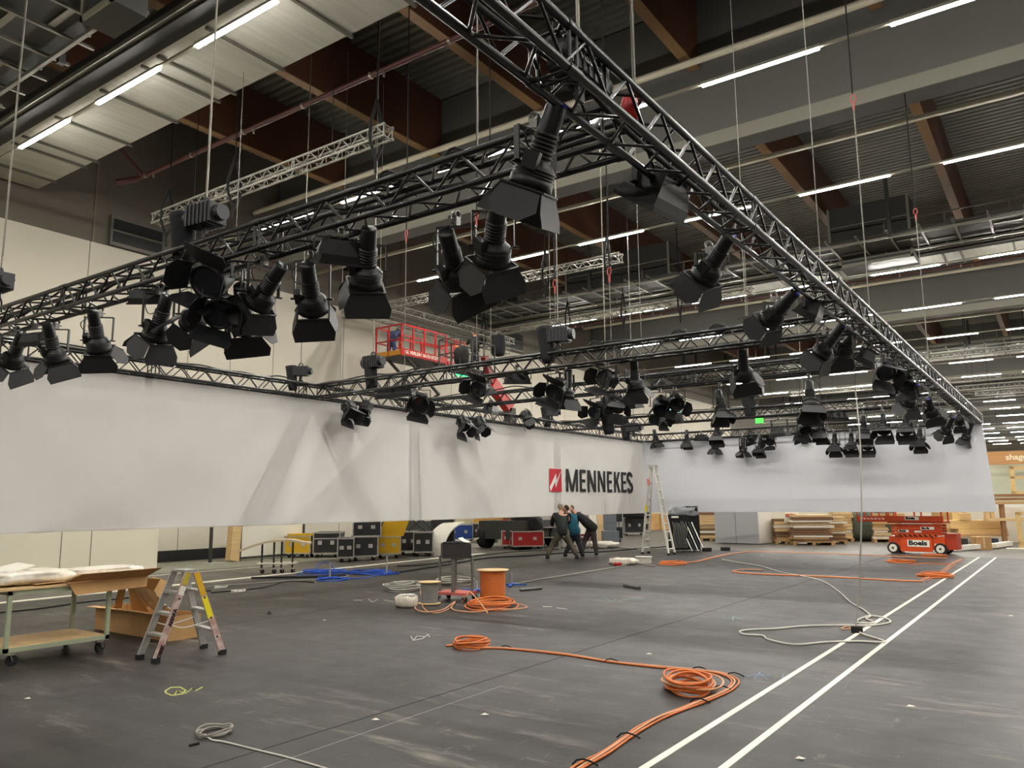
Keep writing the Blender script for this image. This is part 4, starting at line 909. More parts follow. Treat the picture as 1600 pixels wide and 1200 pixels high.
sheet('cardboard_sheet', [[(-9.78, 5.32, .76), (-9.3, 5.32, .76), (-9.28, 5.62, .72), (-9.62, 5.75, .55)], [(-9.62, 5.3, .72), (-9.55, 5.36, .72), at_z(190, 950, .3), at_z(178, 950, .3)], [(-9.55, 5.34, .73), (-9.4, 5.3, .73), at_z(232, 957, .25), at_z(205, 952, .25)]], CARDD, 'cardboard strips propped between trolley and open carton')

# step ladder
Lf = [at_z(218, 1031), at_z(243, 1037), at_z(347, 1023), at_z(318, 1014)]        # left rear, left near, right near, right rear
ctr = sum((Vector(p) for p in Lf), Vector()) / 4; topz = .90
L_ = thing('step_ladder', 'small worn aluminium double step ladder with pink and yellow stickers', 'step ladder', (ctr.x, ctr.y, 0))
tn = [Vector((ctr.x, ctr.y, topz)) + v for v in ((Lf[0] - Lf[1]).normalized() * .15 + (Lf[0] - Lf[3]).normalized() * .05, (Lf[1] - Lf[0]).normalized() * .15 + (Lf[1] - Lf[2]).normalized() * .05,
      (Lf[2] - Lf[3]).normalized() * .15 + (Lf[2] - Lf[1]).normalized() * .05, (Lf[3] - Lf[2]).normalized() * .15 + (Lf[3] - Lf[0]).normalized() * .05)]
PINK = mat('pink_worn_paint', (196, 150, 140), 0.7, var=0.25, scale=14, col2=(206, 190, 180))
rails = []
def rail_obj(a, c, m, side):
    b = MB(ctr * 1); b.off = Vector((ctr.x, ctr.y, 0)); b.bar(a, c, .068, .024, up=side); return b.build('rail', m, L_)
side = (Lf[1] - Lf[0]).normalized(); OL = Vector((ctr.x, ctr.y, 0))
for i in range(4):
    r_ = rail_obj(Lf[i] + Vector((0, 0, .03)), tn[i], PINK if i in (1, 2) else ALUM, side); rails.append(r_)
    b = MB(OL); b.bar(Lf[i], Lf[i] + Vector((0, 0, .055)), .05, .075, up=(0, 1, 0)); b.build('rubber_foot', RUBBER, L_)
for a, c in ((0, 1), (3, 2)):
    for k in range(1, 4):
        f = .06 + k * .235; q1, q2 = Lf[a].lerp(tn[a], f), Lf[c].lerp(tn[c], f); b = MB(OL); b.bar(q1, q2, .075, .026); b.build('step', ALUM, L_)
b = MB(OL); b.prism([tn[0] + (tn[0] - tn[3]) * .25, tn[1] + (tn[1] - tn[2]) * .25, tn[2] + (tn[2] - tn[1]) * .25, tn[3] + (tn[3] - tn[0]) * .25], (0, 0, .022)); b.build('top_platform', ALUM, L_)
for (a, c) in ((0, 3), (1, 2)):
    f = .42; q1, q2 = Lf[a].lerp(tn[a], f), Lf[c].lerp(tn[c], f); b = MB(OL); b.tube(smooth_path([q1, q1.lerp(q2, .3) + Vector((0, 0, -.05)), q1.lerp(q2, .7) + Vector((0, 0, -.03)), q2]), .006, 5); b.build('spreader_cord', mat('cord_white', (220, 216, 206), 0.7), L_)
def rail_patch(i, f0, f1, m, name):
    out = (Lf[1] - Lf[0]).normalized() * .0135; b = MB(OL); a, c = Lf[i].lerp(tn[i], f0) + out, Lf[i].lerp(tn[i], f1) + out; b.bar(a, c, .062, .004, up=side); return b.build(name, m, L_)
rail_patch(2, .72, .99, mat('amber_sticker', (214, 168, 20), 0.5), 'sticker'); rail_patch(2, .45, .70, mat('yellow_sticker', (236, 220, 20), 0.5), 'sticker'); rail_patch(1, .86, .99, mat('olive_sticker', (188, 170, 60), 0.5), 'sticker')
rail_patch(1, .74, .84, PAPER, 'sticker')
for i in (1, 2):
    for f in (.20, .43, .67) if i == 2 else (.68,):
        out = (Lf[1] - Lf[0]).normalized() * .016; c = Lf[i].lerp(tn[i], f + .02) + out; b = MB(OL); b.cyl(c, c + out * .2, .011, 8); b.build('rivet_hole', RUBBER, L_)
zax = (Lf[1] - Lf[0]).normalized(); dx = (tn[1] - Lf[1]).normalized(); dy = zax.cross(dx)
if dx.dot(Vector((0, 0, 1))) < 0: dx = -dx; dy = zax.cross(dx)
mt = mat('ladder_ink', (52, 22, 24), 0.8)
for f, s_, k in ((.06, 'DERIK', .9), (.40, 'AMAKA', 1.0)):
    o_ = Lf[1].lerp(tn[1], f) + zax * .0155 - dy * .018 - OL; text_part(s_, .052 * k, basis(dx, dy, zax, o_), mt, L_, 1.0, .004, 'painted_letters')

# ================================================================== CENTRE: box on poles, drums, bucket, blue stands
CB = at_z(712, 938, 0)
G = thing('pole_stand_cart', 'black open box on four grey poles over a pink-red wheeled base', 'cart', (CB.x, CB.y, 0), .15)
MB().bb((-.30, -.22, .11), (.30, .22, .15)).build('base', mat('base_pinkred', (206, 104, 92), 0.6), G)
for x in (-.25, .25):
    for y in (-.17, .17): caster(G, x, y, .11, .045, x * 3 + y)
for i, (x, y) in enumerate(((-.24, -.12), (.05, -.17), (.24, .14), (-.1, .17))): MB().cyl((x, y, .15), (x, y, .74), .034 if i == 1 else .022, 12).build('pole', mat('pole_grey', (128, 128, 126), 0.4, 0.5), G)
bx = MB()
yaw = .62; mr = Matrix.Rotation(yaw, 3, 'Z')
def rb(b, x0, y0, z0, x1, y1, z1): b.box(mr @ Vector(((x0 + x1) / 2, (y0 + y1) / 2, (z0 + z1) / 2)), (x1 - x0, y1 - y0, z1 - z0), mr)
for q in ((-.24, -.24, .24, -.225), (-.24, .225, .24, .24), (-.24, -.24, -.225, .24), (.225, -.24, .24, .24)): rb(bx, q[0], q[1], .72, q[2], q[3], .94)
rb(bx, -.24, -.24, .71, .24, .24, .725); bx.build('open_box', mat('box_black', (50, 46, 46), 0.7), G)
lumpy((CB.x - .04, CB.y, .93), (.17, .15, .045), 16, 8, .15, SLING, 'dark_cloth', 'dark cloth bundle lying in the black box', 'cloth', 7)
o_ = MB(); base = Vector((CB.x + .12, CB.y + .1, .93)); vs = []
for i in range(9):
    u = i / 8
    for s in (0, 1): vs.append(base + Vector((-.15 + .36 * u, .0 + .12 * s, .03 + .07 * (2 * u - 1) ** 2 + .01 * s)))
o_.add(vs, [(2 * i, 2 * i + 2, 2 * i + 3, 2 * i + 1) for i in range(8)], True); o_ = single('paper_sheet', o_, PAPER, 'curled white sheet sticking out of the black box', 'paper'); o_.modifiers.new('t', 'SOLIDIFY').thickness = .004
def drum(px, py, rf, rc, h, m, lab, wood=True):
    c = at_z(px, py, 0); t = thing('cable_drum', lab, 'cable drum', (c.x, c.y, 0))
    wd = mat('drum_plywood', (222, 192, 138), 0.7, var=0.1, scale=3)
    MB().lathe([(0, .01), (rf, .01), (rf, .025), (rc, .025)], 32).build('flange', wd, t); MB().lathe([(rc, h - .012), (rf, h - .012), (rf, h), (.03, h), (.03, h - .01), (0, h - .01)], 32).build('flange', wd, t)
    pr = [(rc * .98, .025)]; n = int((h - .04) / .016)
    for k in range(n): z = .026 + (h - .04) * k / n; pr += [(rc, z + .001), (rc + .004, z + .008), (rc, z + .015)]
    MB().lathe(pr, 32).build('wound_cable', m, t); return t
drum(770, 937, .275, .215, .50, CABLEO, 'big plywood drum full of orange cable')
d2 = drum(671, 944, .185, .14, .36, mat('grey_wound_cable', (132, 132, 128), 0.55), 'small plywood drum of grey cable left of the cart')
c = at_z(780, 947, 0)
coil(766, 949, .34, CABLEO, 'orange cable loops lying round the big drum', 8, .012, 1.35, .6, rnd=.1)
floor_cable([(652, 944), (648, 950), (662, 956), (690, 953), (706, 944), (712, 940), (706, 950), (720, 955), (748, 956), (770, 952), (800, 952), (822, 949), (812, 944), (790, 943)], CABLEP, 'pale orange cable from the small drum to the big drum', .010, .03)
floor_cable([(656, 917), (657, 930), (662, 950), (680, 958), (700, 952), (712, 942)], CABLEP, 'pale cable end beside the small drum', .008, .012)
p = [at_y(736, 920, at_z(745, 946).y), at_y(744, 928, at_z(745, 946).y), at_z(755, 950, .02), at_z(762, 958, .02)]
single('cable_end', MB().tube(smooth_path([at_z(762, 958, .02), at_z(752, 944, .12), at_z(742, 932, .22), at_z(734, 925, .26), at_z(728, 932, .2), at_z(722, 942, .05)]), .010, 6), CABLEP, 'orange cable end arching up before the big drum', 'cable')
bk = at_z(636, 949, 0); t = thing('white_bucket', 'white plastic bucket wrapped in a clear bag, left of the small drum', 'bucket', (bk.x, bk.y, 0))
MB().lathe([(0, 0), (.10, 0), (.125, .05), (.12, .05), (.125, .19), (.13, .20), (.11, .20), (.10, .19), (0, .185)], 20).build('bucket_body', mat('bucket_white', (206, 204, 198), 0.4), t)
fb_ = lumpy((bk.x - .02, bk.y, .10), (.155, .14, .10), 20, 8, .09, FILM, 'plastic_bag', 'crumpled clear bag around the white bucket', 'plastic bag', 9)
def blue_stand(px, py, lab, yaw, pole=.22):
    c = at_z(px, py, 0); t = thing('pipe_base', lab, 'pipe base', (c.x, c.y, 0), yaw, 'blue star-footed pipe bases')
    for k in range(4): MB().bar((0, 0, .04), (.30 * math.cos(k * PI / 2), .30 * math.sin(k * PI / 2), .03), .05, .025).build('foot', BLUECABLE, t)
    MB().cyl((0, 0, .03), (0, 0, pole), .02, 10).build('spigot', ALUM, t)
blue_stand(799, 916, 'blue cross-shaped pipe base right of the orange drum', .5, .26); blue_stand(745, 925, 'blue cross-shaped pipe base between cart and orange drum', .2, .2)
blue_stand(515, 905, 'blue pipe base before the blue cable heap', .3, .35); blue_stand(604, 898, 'blue pipe base at the right end of the blue heap', .6, .42)
single('metal_tube', MB().cyl(at_z(813, 922, .03), at_z(846, 918.5, .03), .026, 12), mat('tube_dark_grey', (104, 102, 98), 0.4, 0.4), 'loose grey tube right of the orange drum', 'tube', 'loose tubes on the floor')
single('metal_tube', MB().cyl(at_z(976, 914.5, .03), at_z(999, 919, .03), .034, 12), bpy.data.materials['tube_dark_grey'], 'loose grey tube on the middle of the floor', 'tube', 'loose tubes on the floor')
p = at_z(421, 960, 0); single('rubber_bit', MB(p).lathe([(0, .05), (.02, .04), (.03, .01), (.06, 0)], 8, None, p), RUBBER, 'tiny black thing on the bare floor before the bench', 'debris', loc=p)
p = at_z(237, 914, 0); single('rubber_bit', MB(p).lathe([(0, .06), (.03, .04), (.04, .0)], 8, None, p), RUBBER, 'tiny black thing behind the step ladder', 'debris', loc=p)
# bundle near the ladder
p = at_z(985, 880, 0)
lumpy(tuple(on_floor(974, 882, .09)), (.36, .2, .08), 20, 8, .15, FILM, 'wrapped_bundle', 'white plastic-wrapped bundle left of the orange coil', 'bundle', 12)
q = at_z(972, 884, .0); single('red_tape_roll', MB(q).cyl(q + Vector((-.1, -.22, .05)), q + Vector((.1, -.26, .05)), .05, 12), RED, 'red roll lying before the white wrapped bundle', 'roll', loc=q)
q = at_z(1006, 880, .0); t = thing('grey_tray', 'light grey plastic tray tilted beside the white bundle', 'tray', (q.x, q.y, 0), .5)
b = MB(); b.bb((-.2, -.14, .0), (.2, .14, .01)); b.bb((-.2, -.14, 0), (.2, -.13, .16)); b.bb((-.2, .13, 0), (.2, .14, .16)); b.bb((-.2, -.14, 0), (-.19, .14, .16)); b.bb((.19, -.14, 0), (.2, .14, .16)); b.build('tray_body', mat('tray_grey', (186, 182, 170), 0.6), t)
MB().bb((-.22, -.16, .16), (.22, .16, .18)).build('lid', mat('tray_lid', (196, 192, 180), 0.6), t)

# ================================================================== BEYOND THE LEFT BANNER
def flight_case(px, py, w_, d_, h_, yaw, board, lab, legs=True, split=False, z0=0.0, grp='flight cases behind the banner', base=None):
    c = base if base is not None else at_z(px, py, 0); t = thing('flight_case', lab, 'flight case', (c.x, c.y, z0), yaw, grp)
    z = .14 if legs else 0
    MB().bb((0, 0, z), (w_, d_, z + h_)).build('panel_box', board, t)
    e = MB(); r = .016
    for x in (0, w_):
        for y in (0, d_): e.bb((x - r, y - r, z), (x + r, y + r, z + h_))
        for zz in (z, z + h_) + ((z + h_ * .72,) if split else ()): e.bb((x - r, -r, zz - r), (x + r, d_ + r, zz + r))
    for y in (0, d_):
        for zz in (z, z + h_) + ((z + h_ * .72,) if split else ()): e.bb((-r, y - r, zz - r), (w_ + r, y + r, zz + r))
    e.build('aluminium_edging', ALUM, t)
    for x in (w_ * .25, w_ * .72): MB().bb((x - .06, -.018, z + h_ * .42), (x + .06, -.004, z + h_ * .62)).build('latch', ALUM, t)
    MB().bb((-.018, d_ * .4, z + h_ * .42), (-.004, d_ * .6, z + h_ * .6)).build('handle', ALUM, t)
    if legs:
        for x in (.1, w_ - .1):
            for y in (.1, d_ - .1): caster(t, x, y, .14, .055, x * 5 + y)
    return t
AW = .614      # yaw of a front that faces the camera squarely
def c_yaw(d=0.0): return AW + d
# white display panel with dark frame and its wooden end, thin post
q = at_z(374, 877, 0)
DL = (at_z(472, 869, 0) - q).length
D = thing('display_panel', 'large white display board in a thin dark frame behind the bench', 'display board', (q.x, q.y, 0), (lambda e: math.atan2(e.y, e.x))(at_z(472, 869, 0) - q))
MB().bb((0, 0, .10), (DL, .05, 1.20)).build('board', WHITE, D); e = MB(); e.bb((-.03, -.03, 1.19), (DL + .03, .08, 1.25)); e.bb((-.05, -.03, -.0), (.03, .08, 1.25)); e.bb((DL - .02, -.03, 0), (DL + .06, .08, 1.25)); e.bb((-.03, -.02, .06), (DL + .03, .07, .12)); e.build('frame', DARK, D)
MB().prism([(-.35, -.02, .05), (-.06, -.06, .0), (-.06, .2, .0), (-.35, .2, .05)], (0.06, 0, 1.18)).build('wooden_end', PINE, D)
q = at_z(328, 880, 0); single('black_post', MB().bb((q.x - .035, q.y - .035, 0), (q.x + .035, q.y + .035, 1.35)), DARK, 'thin black post standing before the white wall', 'post')
MB().bb((q.x - .2, q.y - .3, 0), (q.x + .5, q.y + .3, .02)).build('post_plate', ALUM, bpy.data.objects['black_post'])
# curved bench board on a narrow trolley
q = at_z(400, 897, 0); yw = c_yaw(.12)
Bn = thing('bench_trolley', 'narrow black-legged trolley carrying a curved pale board', 'trolley', (q.x, q.y, 0), yw)
for x in (.10, .38, .56, .82):
    uu_ = (x + .42) / 1.65; MB().bb((x - .02, .1, .12), (x + .02, .14, .52 + .24 * math.sin(min(1, uu_ * 1.1) * PI * .72) - .10 * max(0, uu_ - .75))).build('leg', DARK, Bn); caster(Bn, x, .12, .13, .05, x)
MB().bb((0.0, 0, .22), (.92, .4, .25)).build('lower_shelf', WHITE, Bn)
cb_ = MB(); n = 24
for i in range(n):
    def cp(u): return (-.42 + 1.65 * u, .52 + .24 * math.sin(min(1, u * 1.1) * PI * .72) - .10 * max(0, u - .75))
    (xa, za), (xb, zb) = cp(i / n), cp((i + 1) / n); cb_.prism([(xa, -.1, za), (xb, -.1, zb), (xb, -.1, zb + .05), (xa, -.1, za + .05)], (0, .45, 0))
single('curved_board', cb_, [mat('curved_ply', (208, 192, 160), 0.6)], 'curved light board lying on the narrow trolley', 'board').matrix_world = Matrix.Translation(q) @ Matrix.Rotation(yw, 4, 'Z')
# tall curved white element leaning down to the floor
q = at_z(664, 868, 0); a = MB(); n = 20; er_, ef_ = Vector((math.cos(AW), math.sin(AW), 0)), Vector((-math.sin(AW), math.cos(AW), 0)); pv = er_ * .62 + ef_ * .75; wv_ = er_ * .60 - ef_ * .12
def arch(u): ang = u * 1.45; return q + pv * (1.15 * (1 - math.cos(ang))) + Vector((0, 0, .99 * math.sin(ang)))
for i in range(n):
    p0_, p1_ = arch(i / n), arch((i + 1) / n); nn_ = (p1_ - p0_).cross(wv_).normalized() * -.05
    a.add([p0_, p1_, p1_ + wv_, p0_ + wv_, p0_ + nn_, p1_ + nn_, p1_ + wv_ + nn_, p0_ + wv_ + nn_], [(0, 1, 2, 3), (7, 6, 5, 4), (0, 4, 5, 1), (3, 2, 6, 7), (0, 3, 7, 4), (1, 5, 6, 2)], False)
single('curved_backdrop', a, WHITE, 'tall curved white strip arching up from the floor behind the black box', 'backdrop')
# cases, left to right
YW = c_yaw(.1)
YC1 = flight_case(444, 872, .82, .6, .52, c_yaw(-.1), YELLOW, 'yellow flight case with open lid, leftmost of the cases')
MB().bb((0, .2, .67), (.84, .85, .73)).build('lid', YELLOW, YC1)
flight_case(489, 872, .8, 1.3, .62, c_yaw(.1), BLACKCASE, 'black flight case right of the leftmost yellow one', split=True)
flight_case(527, 879, .45, .9, .52, c_yaw(.2), BLACKCASE, 'small low black flight case before the stack')
flight_case(549, 877, .75, .9, .55, c_yaw(.2), BLACKCASE, 'black flight case at the bottom of the tall stack')
b0 = at_z(549, 877, 0); flight_case(0, 0, .8, .8, .50, c_yaw(.2), BLACKCASE, 'black flight case on top of the tall stack', legs=False, z0=.71, base=b0 + Vector((.02, .02, 0)))
YC2 = flight_case(588, 873, .72, .8, .50, c_yaw(.15), YELLOW, 'yellow flight case at the right foot of the tall stack')
t = MB(); t.prism([(.05, .02, .66), (.80, .02, .66), (.98, -.02, 1.16), (.23, -.02, 1.16)], (0, .5, 0)); t.build('open_lid', YELLOW, YC2)
flight_case(624, 868, .58, .9, .60, c_yaw(.1), BLACKCASE, 'black flight case under the dark folded legs, left one'); flight_case(646, 870, .60, .9, .60, c_yaw(.1), BLACKCASE, 'black flight case under the dark folded legs, right one')
v = at_z(636, 868, 0); t = MB()
for (xa, xb, xc) in ((-.35, .1, .55), (.0, .42, .85)):
    t.bar((xa, .3, .76), (xb, .3, 1.12), .1, .06); t.bar((xb, .3, 1.12), (xc, .3, .76), .1, .06)
o_ = single('folded_legs', t, DARK, 'pair of dark folded V-shaped legs standing on black cases', 'frame'); o_.matrix_world = Matrix.Translation(v) @ Matrix.Rotation(c_yaw(), 4, 'Z')
flight_case(545, 850, .1, .1, .1, 0, BLACKCASE, 'x') if 0 else None
def block(px, py, w_, d_, h_, m, lab, cat, name, yaw=None, z0=0.0, grp=None, wheels=False):
    c = at_z(px, py, 0); b = MB(); b.bb((0, 0, z0), (w_, d_, z0 + h_)); o_ = tag(b.build(name, m), lab, cat, grp); o_.location = c; o_.rotation_euler.z = c_yaw() if yaw is None else yaw; return o_
q = at_z(671, 868, 0)
block(673, 866, .75, .6, 1.25, BLACKCASE, 'tall plain black crate behind the curved white panel', 'crate', 'black_crate')
flight_case(700, 848, 1.05, .8, .60, c_yaw(.1), BLUE, 'blue flight case behind the curved white panel'); flight_case(735, 846, 1.1, .9, .62, c_yaw(.1), BLACKCASE, 'black double flight case right of the blue one')
c_ = at_z(762, 848, 0); single('fabric_roll', MB(c_).lathe([(0, 0), (.42, 0), (.5, .3), (.42, .75), (.2, .82), (0, .82)], 20, None, c_), mat('grey_felt', (98, 94, 84), 0.9, bump=.4), 'big grey roll of carpet behind the black double case', 'roll', loc=c_)
w_c = on_floor(772, 845, .46); single('rubber_roller', MB(w_c).lathe([(.22, -.1), (.42, -.12), (.46, 0), (.42, .12), (.22, .1), (.22, -.1)], 24, Matrix.Rotation(PI / 2, 3, 'X') @ Matrix.Rotation(.7, 3, 'Y'), w_c), RUBBER, 'upright black tyre left of the red flight case', 'tyre', loc=w_c)  # a black tyre standing on edge
flight_case(784, 858, .62, .8, .50, c_yaw(0), REDCASE, 'red flight case, left of the red pair'); flight_case(801, 860, 1.1, .8, .50, c_yaw(.12), REDCASE, 'long red flight case, right of the red pair')
lumpy(tuple(on_floor(812, 858, .90) + Vector((.1, .4, .0))), (.5, .3, .26), 16, 8, .16, SLING, 'black_bag', 'heap of black bags on the red flight case', 'bag', 21)
c = at_z(783, 850, 0); block(783, 856, .30, .4, .38, RED, 'small bright red box on the left red case', 'box', 'red_box', z0=.645)
for i, (px, py, w_, h_, m, lab) in enumerate(((690, 838, 1.6, 1.30, mat('cream_board', (226, 216, 180), .6), 'cream boards far behind the blue case'), (722, 836, 1.9, 1.28, mat('amber_board', (222, 178, 92), .6, var=.2, scale=1), 'amber board far behind the black double case'),
    (758, 838, 1.4, 1.26, mat('amber_board2', (210, 164, 84), .6, var=.2, scale=1), 'second amber board far behind the tyre'), (786, 838, 1.5, 1.27, mat('brown_shelf', (120, 84, 56), .6, var=.3, scale=2), 'brown shelving far behind the red cases'),
    (815, 838, 1.2, 1.29, DARK, 'dark cabinet far behind the black bags'), (832, 838, .9, 1.26, mat('grey_cab', (176, 176, 166), .5), 'pale grey cabinet far behind the red cases'))):
    block(px, py, w_, .4, h_, m, lab, 'cabinet', 'stored_cabinet', grp='cabinets stored far behind the banner')
flight_case(846, 852, .5, .5, .66, c_yaw(0), BLACKCASE, 'tall black flight case left of the three men')
rk = at_z(849, 856, 0); t = thing('metal_rack', 'grey metal tube rack beside the left man', 'rack', (rk.x, rk.y, 0), c_yaw())
for x in (0, .7):
    for y in (0, .5): MB().cyl((x, y, 0), (x, y, 1.1), .02, 8).build('post', ALUM, t)
for z in (.35, .72): MB().bb((-.02, -.02, z), (.72, .52, z + .03)).build('shelf', ALUM, t)
cp_ = at_z(874, 860, 0); t = thing('low_table', 'low black-topped table with steel legs behind the three men', 'table', (cp_.x, cp_.y, 0), c_yaw())
MB().bb((0, 0, .42), (1.1, .5, .46)).build('tabletop', ALUM, t)
for x in (.03, 1.07):
    for y in (.03, .47): MB().cyl((x, y, 0), (x, y, .42), .015, 6).build('leg', ALUM, t)
block(908, 852, .6, .4, .42, mat('dark_red_box', (96, 26, 26), .5), 'dark red box between the men and the grey crates', 'box', 'dark_red_box')
lumpy(tuple(on_floor(934, 856, .12)), (.7, .4, .11), 20, 8, .2, FILM, 'plastic_heap', 'heap of crumpled white film right of the three men', 'plastic film', 25)
GREYB = mat('grey_crate_plastic', (112, 118, 124), .5)
for k in range(3): block(945, 848, .5, .4, .30, GREYB, 'grey plastic crate, %s in the stack right of the men' % ('lowest', 'middle', 'top')[k], 'crate', 'plastic_crate', z0=.5 + .31 * k, grp='grey crates in a stack')
block(944, 850, .62, .5, .5, GREYB, 'bigger grey crate under the stack of small grey crates', 'crate', 'plastic_crate', yaw=c_yaw(.1))
flight_case(962, 847, .32, .6, 1.12, c_yaw(.1), BLACKCASE, 'narrow upright black flight case right of the grey crates')
for i, (px, w_, m) in enumerate(((922, .35, WHITE), (936, .3, PINE), (898, .55, WHITE))):
    c = at_z(px, 846, 0); b = MB(); b.prism([(0, 0, 0), (w_, 0, 0), (w_, .35, 1.3), (0, .35, 1.3)], (0, .05, 0)); o_ = single('leaning_board', b, m, '%s board leaning behind the men, %s' % (('white', 'wooden', 'wide white')[i], ('left one', 'right one', 'nearest the middle man')[i]), 'board'); o_.location = c; o_.rotation_euler.z = c_yaw(.1 * i)
flight_case(976, 837, 1.05, .8, .72, c_yaw(.05), BLACKCASE, 'low wide black flight case seen past the tall ladder, left half'); 
lumpy(tuple(on_floor(994, 838, 1.02)), (.62, .4, .18), 16, 8, .2, SLING, 'black_cloth_heap', 'black cloth heaped on the case left of the tall ladder', 'cloth', 31)
struct('wall_stand', MB().bb((-22, 46.5, 0), (-6.5, 46.7, 2.7)), mat('stand_wall_white', (226, 220, 200), .7), 'white stand wall far behind')
# pine crates between the ladder legs
c = at_z(1017, 828, 0)
for k in range(2): block(1016 + 17 * k, 828, .62, .9, .95, mat('pine_crate', (200, 158, 98), .7, var=.15, scale=2, stretch=(8, 1, 1)), 'closed wooden crate seen between the ladder legs, %s' % ('left', 'right')[k], 'crate', 'wooden_crate', z0=.0, grp='wooden crates behind the ladder')

# tall white ladder
F4 = [at_z(1004, 866), at_z(1012, 855), at_z(1045, 868), at_z(1050, 866.5)]
F4[1] = F4[0] + (F4[3] - F4[2]).normalized() * .5 if 0 else F4[0] + Vector((.0, .45, 0)); F4[3] = F4[2] + Vector((.0, .45, 0))
cx_ = (F4[0] + F4[2]) / 2; tz_ = (at_y(1019, 728, cx_.y)).z
T_ = thing('tall_ladder', 'tall pale aluminium double ladder standing before the banner corner', 'ladder', (cx_.x, cx_.y, 0))
tops = [Vector((cx_.x - .09, cx_.y, tz_)), Vector((cx_.x - .12, cx_.y + .22, tz_)), Vector((cx_.x + .04, cx_.y, tz_)), Vector((cx_.x + .01, cx_.y + .22, tz_))]
WLAD = mat('ladder_pale', (214, 212, 202), .4, .3)
for i in range(4):
    b = MB(cx_); b.bar(F4[i] + Vector((0, 0, .05)), tops[i], .045, .075, up=(0, 1, 0)); b.build('rail', WLAD, T_); b = MB(cx_); b.bar(F4[i], F4[i] + Vector((0, 0, .07)), .07, .08, up=(0, 1, 0)); b.build('rubber_foot', RUBBER, T_)
for a_, c_ in ((0, 1), (2, 3)):
    for k in range(10):
        f = .07 + .093 * k; b = MB(cx_); b.cyl(F4[a_].lerp(tops[a_], f), F4[c_].lerp(tops[c_], f), .022, 8); b.build('rung', WLAD, T_)
b = MB(cx_); b.bb(tops[0] - Vector((.05, .05, .05)), tops[3] + Vector((.05, .05, .03))); b.build('hinge_cap', ALUM, T_)
for (f, m, nm) in ((.82, mat('pink_label', (206, 120, 110), .6), 'label_band'), (.52, mat('yellow_label', (226, 200, 60), .6), 'label_band')):
    q = F4[0].lerp(tops[0], f); b = MB(cx_); b.bar(q - Vector((0, 0, .1)), q + Vector((0, 0, .1)), .06, .085, up=(0, 1, 0)); b.build(nm, m, T_)
# dark rack with leaning silver frames
q = at_z(1050, 862, 0); t = thing('cable_rack', 'tall black cloth-covered rack of cables right of the ladder', 'rack', (q.x, q.y, 0), c_yaw())
MB().bb((0, 0, .05), (.55, .5, 1.20)).build('rack_body', SLING, t); MB().bb((.55, .12, .05), (.98, .5, 1.18)).build('rack_body', SLING, t); cb_ = MB(); r = random.Random(3)
for k in range(9): x = .05 + .055 * k; cb_.tube(smooth_path([(x, -.02, 1.0 - .1 * r.random()), (x + .03, -.05, .7), (x - .02, -.04, .4), (x + .03, -.06, .12)]), .014, 5)
cb_.build('hanging_cords', mat('cord_grey', (120, 120, 116), .6), t); MB().bb((.02, -.01, 1.1), (.26, .0, 1.16)).build('label', PAPER, t)
q = at_z(1076, 862, 0)
for k in range(5):
    b = MB(); xx = .10 * k; b.bar((xx + .12, 0, 0.02), (xx - .28, .25, 1.12), .03, .04, up=(0, 1, 0)); o_ = single('leaning_profile', b, ALU if k % 2 == 0 else mat('dark_profile', (40, 52, 66), .4), '%s metal profile leaning on the black rack, %s from the left' % (('bright', 'dark')[k % 2], NUM[k]), 'metal profile', 'metal profiles leaning on the rack')
    o_.location = q; o_.rotation_euler.z = c_yaw()
lumpy(tuple(on_floor(1058, 861, 1.30) + Vector((.2, .25, 0))), (.42, .22, .14), 16, 8, .3, mat('bubble_film', (150, 152, 156), .3, var=.4, scale=22), 'bubble_wrap', 'grey bubble wrap bundle on top of the black rack', 'packing', 41)
block(1076, 861, .36, .3, .30, SLING, 'black padded box on top of the rack, right of the bubble wrap', 'box', 'padded_box', z0=1.18)
for i, (px, py) in enumerate(((1099, 862), (1128, 861))): block(px, py, .28, .16, .12, RUBBER, 'small black block on the floor, %s of the two' % ('left', 'right')[i], 'block', 'rubber_block', grp='two small black blocks')

# ------------------------------------------------------------------ three men leaning together
SKIN = mat('skin', (196, 150, 124), .6)
def skin_mesh(name, pts, edges, rad, root, m, parent, sub=2):
    me = bpy.data.meshes.new(name); me.from_pydata([tuple(p) for p in pts], edges, []); o_ = bpy.data.objects.new(name, me); C.objects.link(o_)
    sk = o_.modifiers.new('skin', 'SKIN'); sk.use_smooth_shade = True
    for i, v_ in enumerate(me.skin_vertices[0].data): v_.radius = (rad[i], rad[i]) if not isinstance(rad[i], tuple) else rad[i]; v_.use_root = (i == root)
    sb = o_.modifiers.new('sub', 'SUBSURF'); sb.levels = sub; sb.render_levels = sub
    dg = bpy.context.evaluated_depsgraph_get(); dg.update(); nm = bpy.data.meshes.new_from_object(o_.evaluated_get(dg)); o_.modifiers.clear(); o_.data = nm; bpy.data.meshes.remove(me)
    nm.materials.clear(); nm.materials.append(m); 
    for p_ in nm.polygons: p_.use_smooth = True
    o_.parent = parent; return o_
ER = Vector((math.cos(c_yaw()), math.sin(c_yaw()), 0)); EF = Vector((-math.sin(c_yaw()), math.cos(c_yaw()), 0))
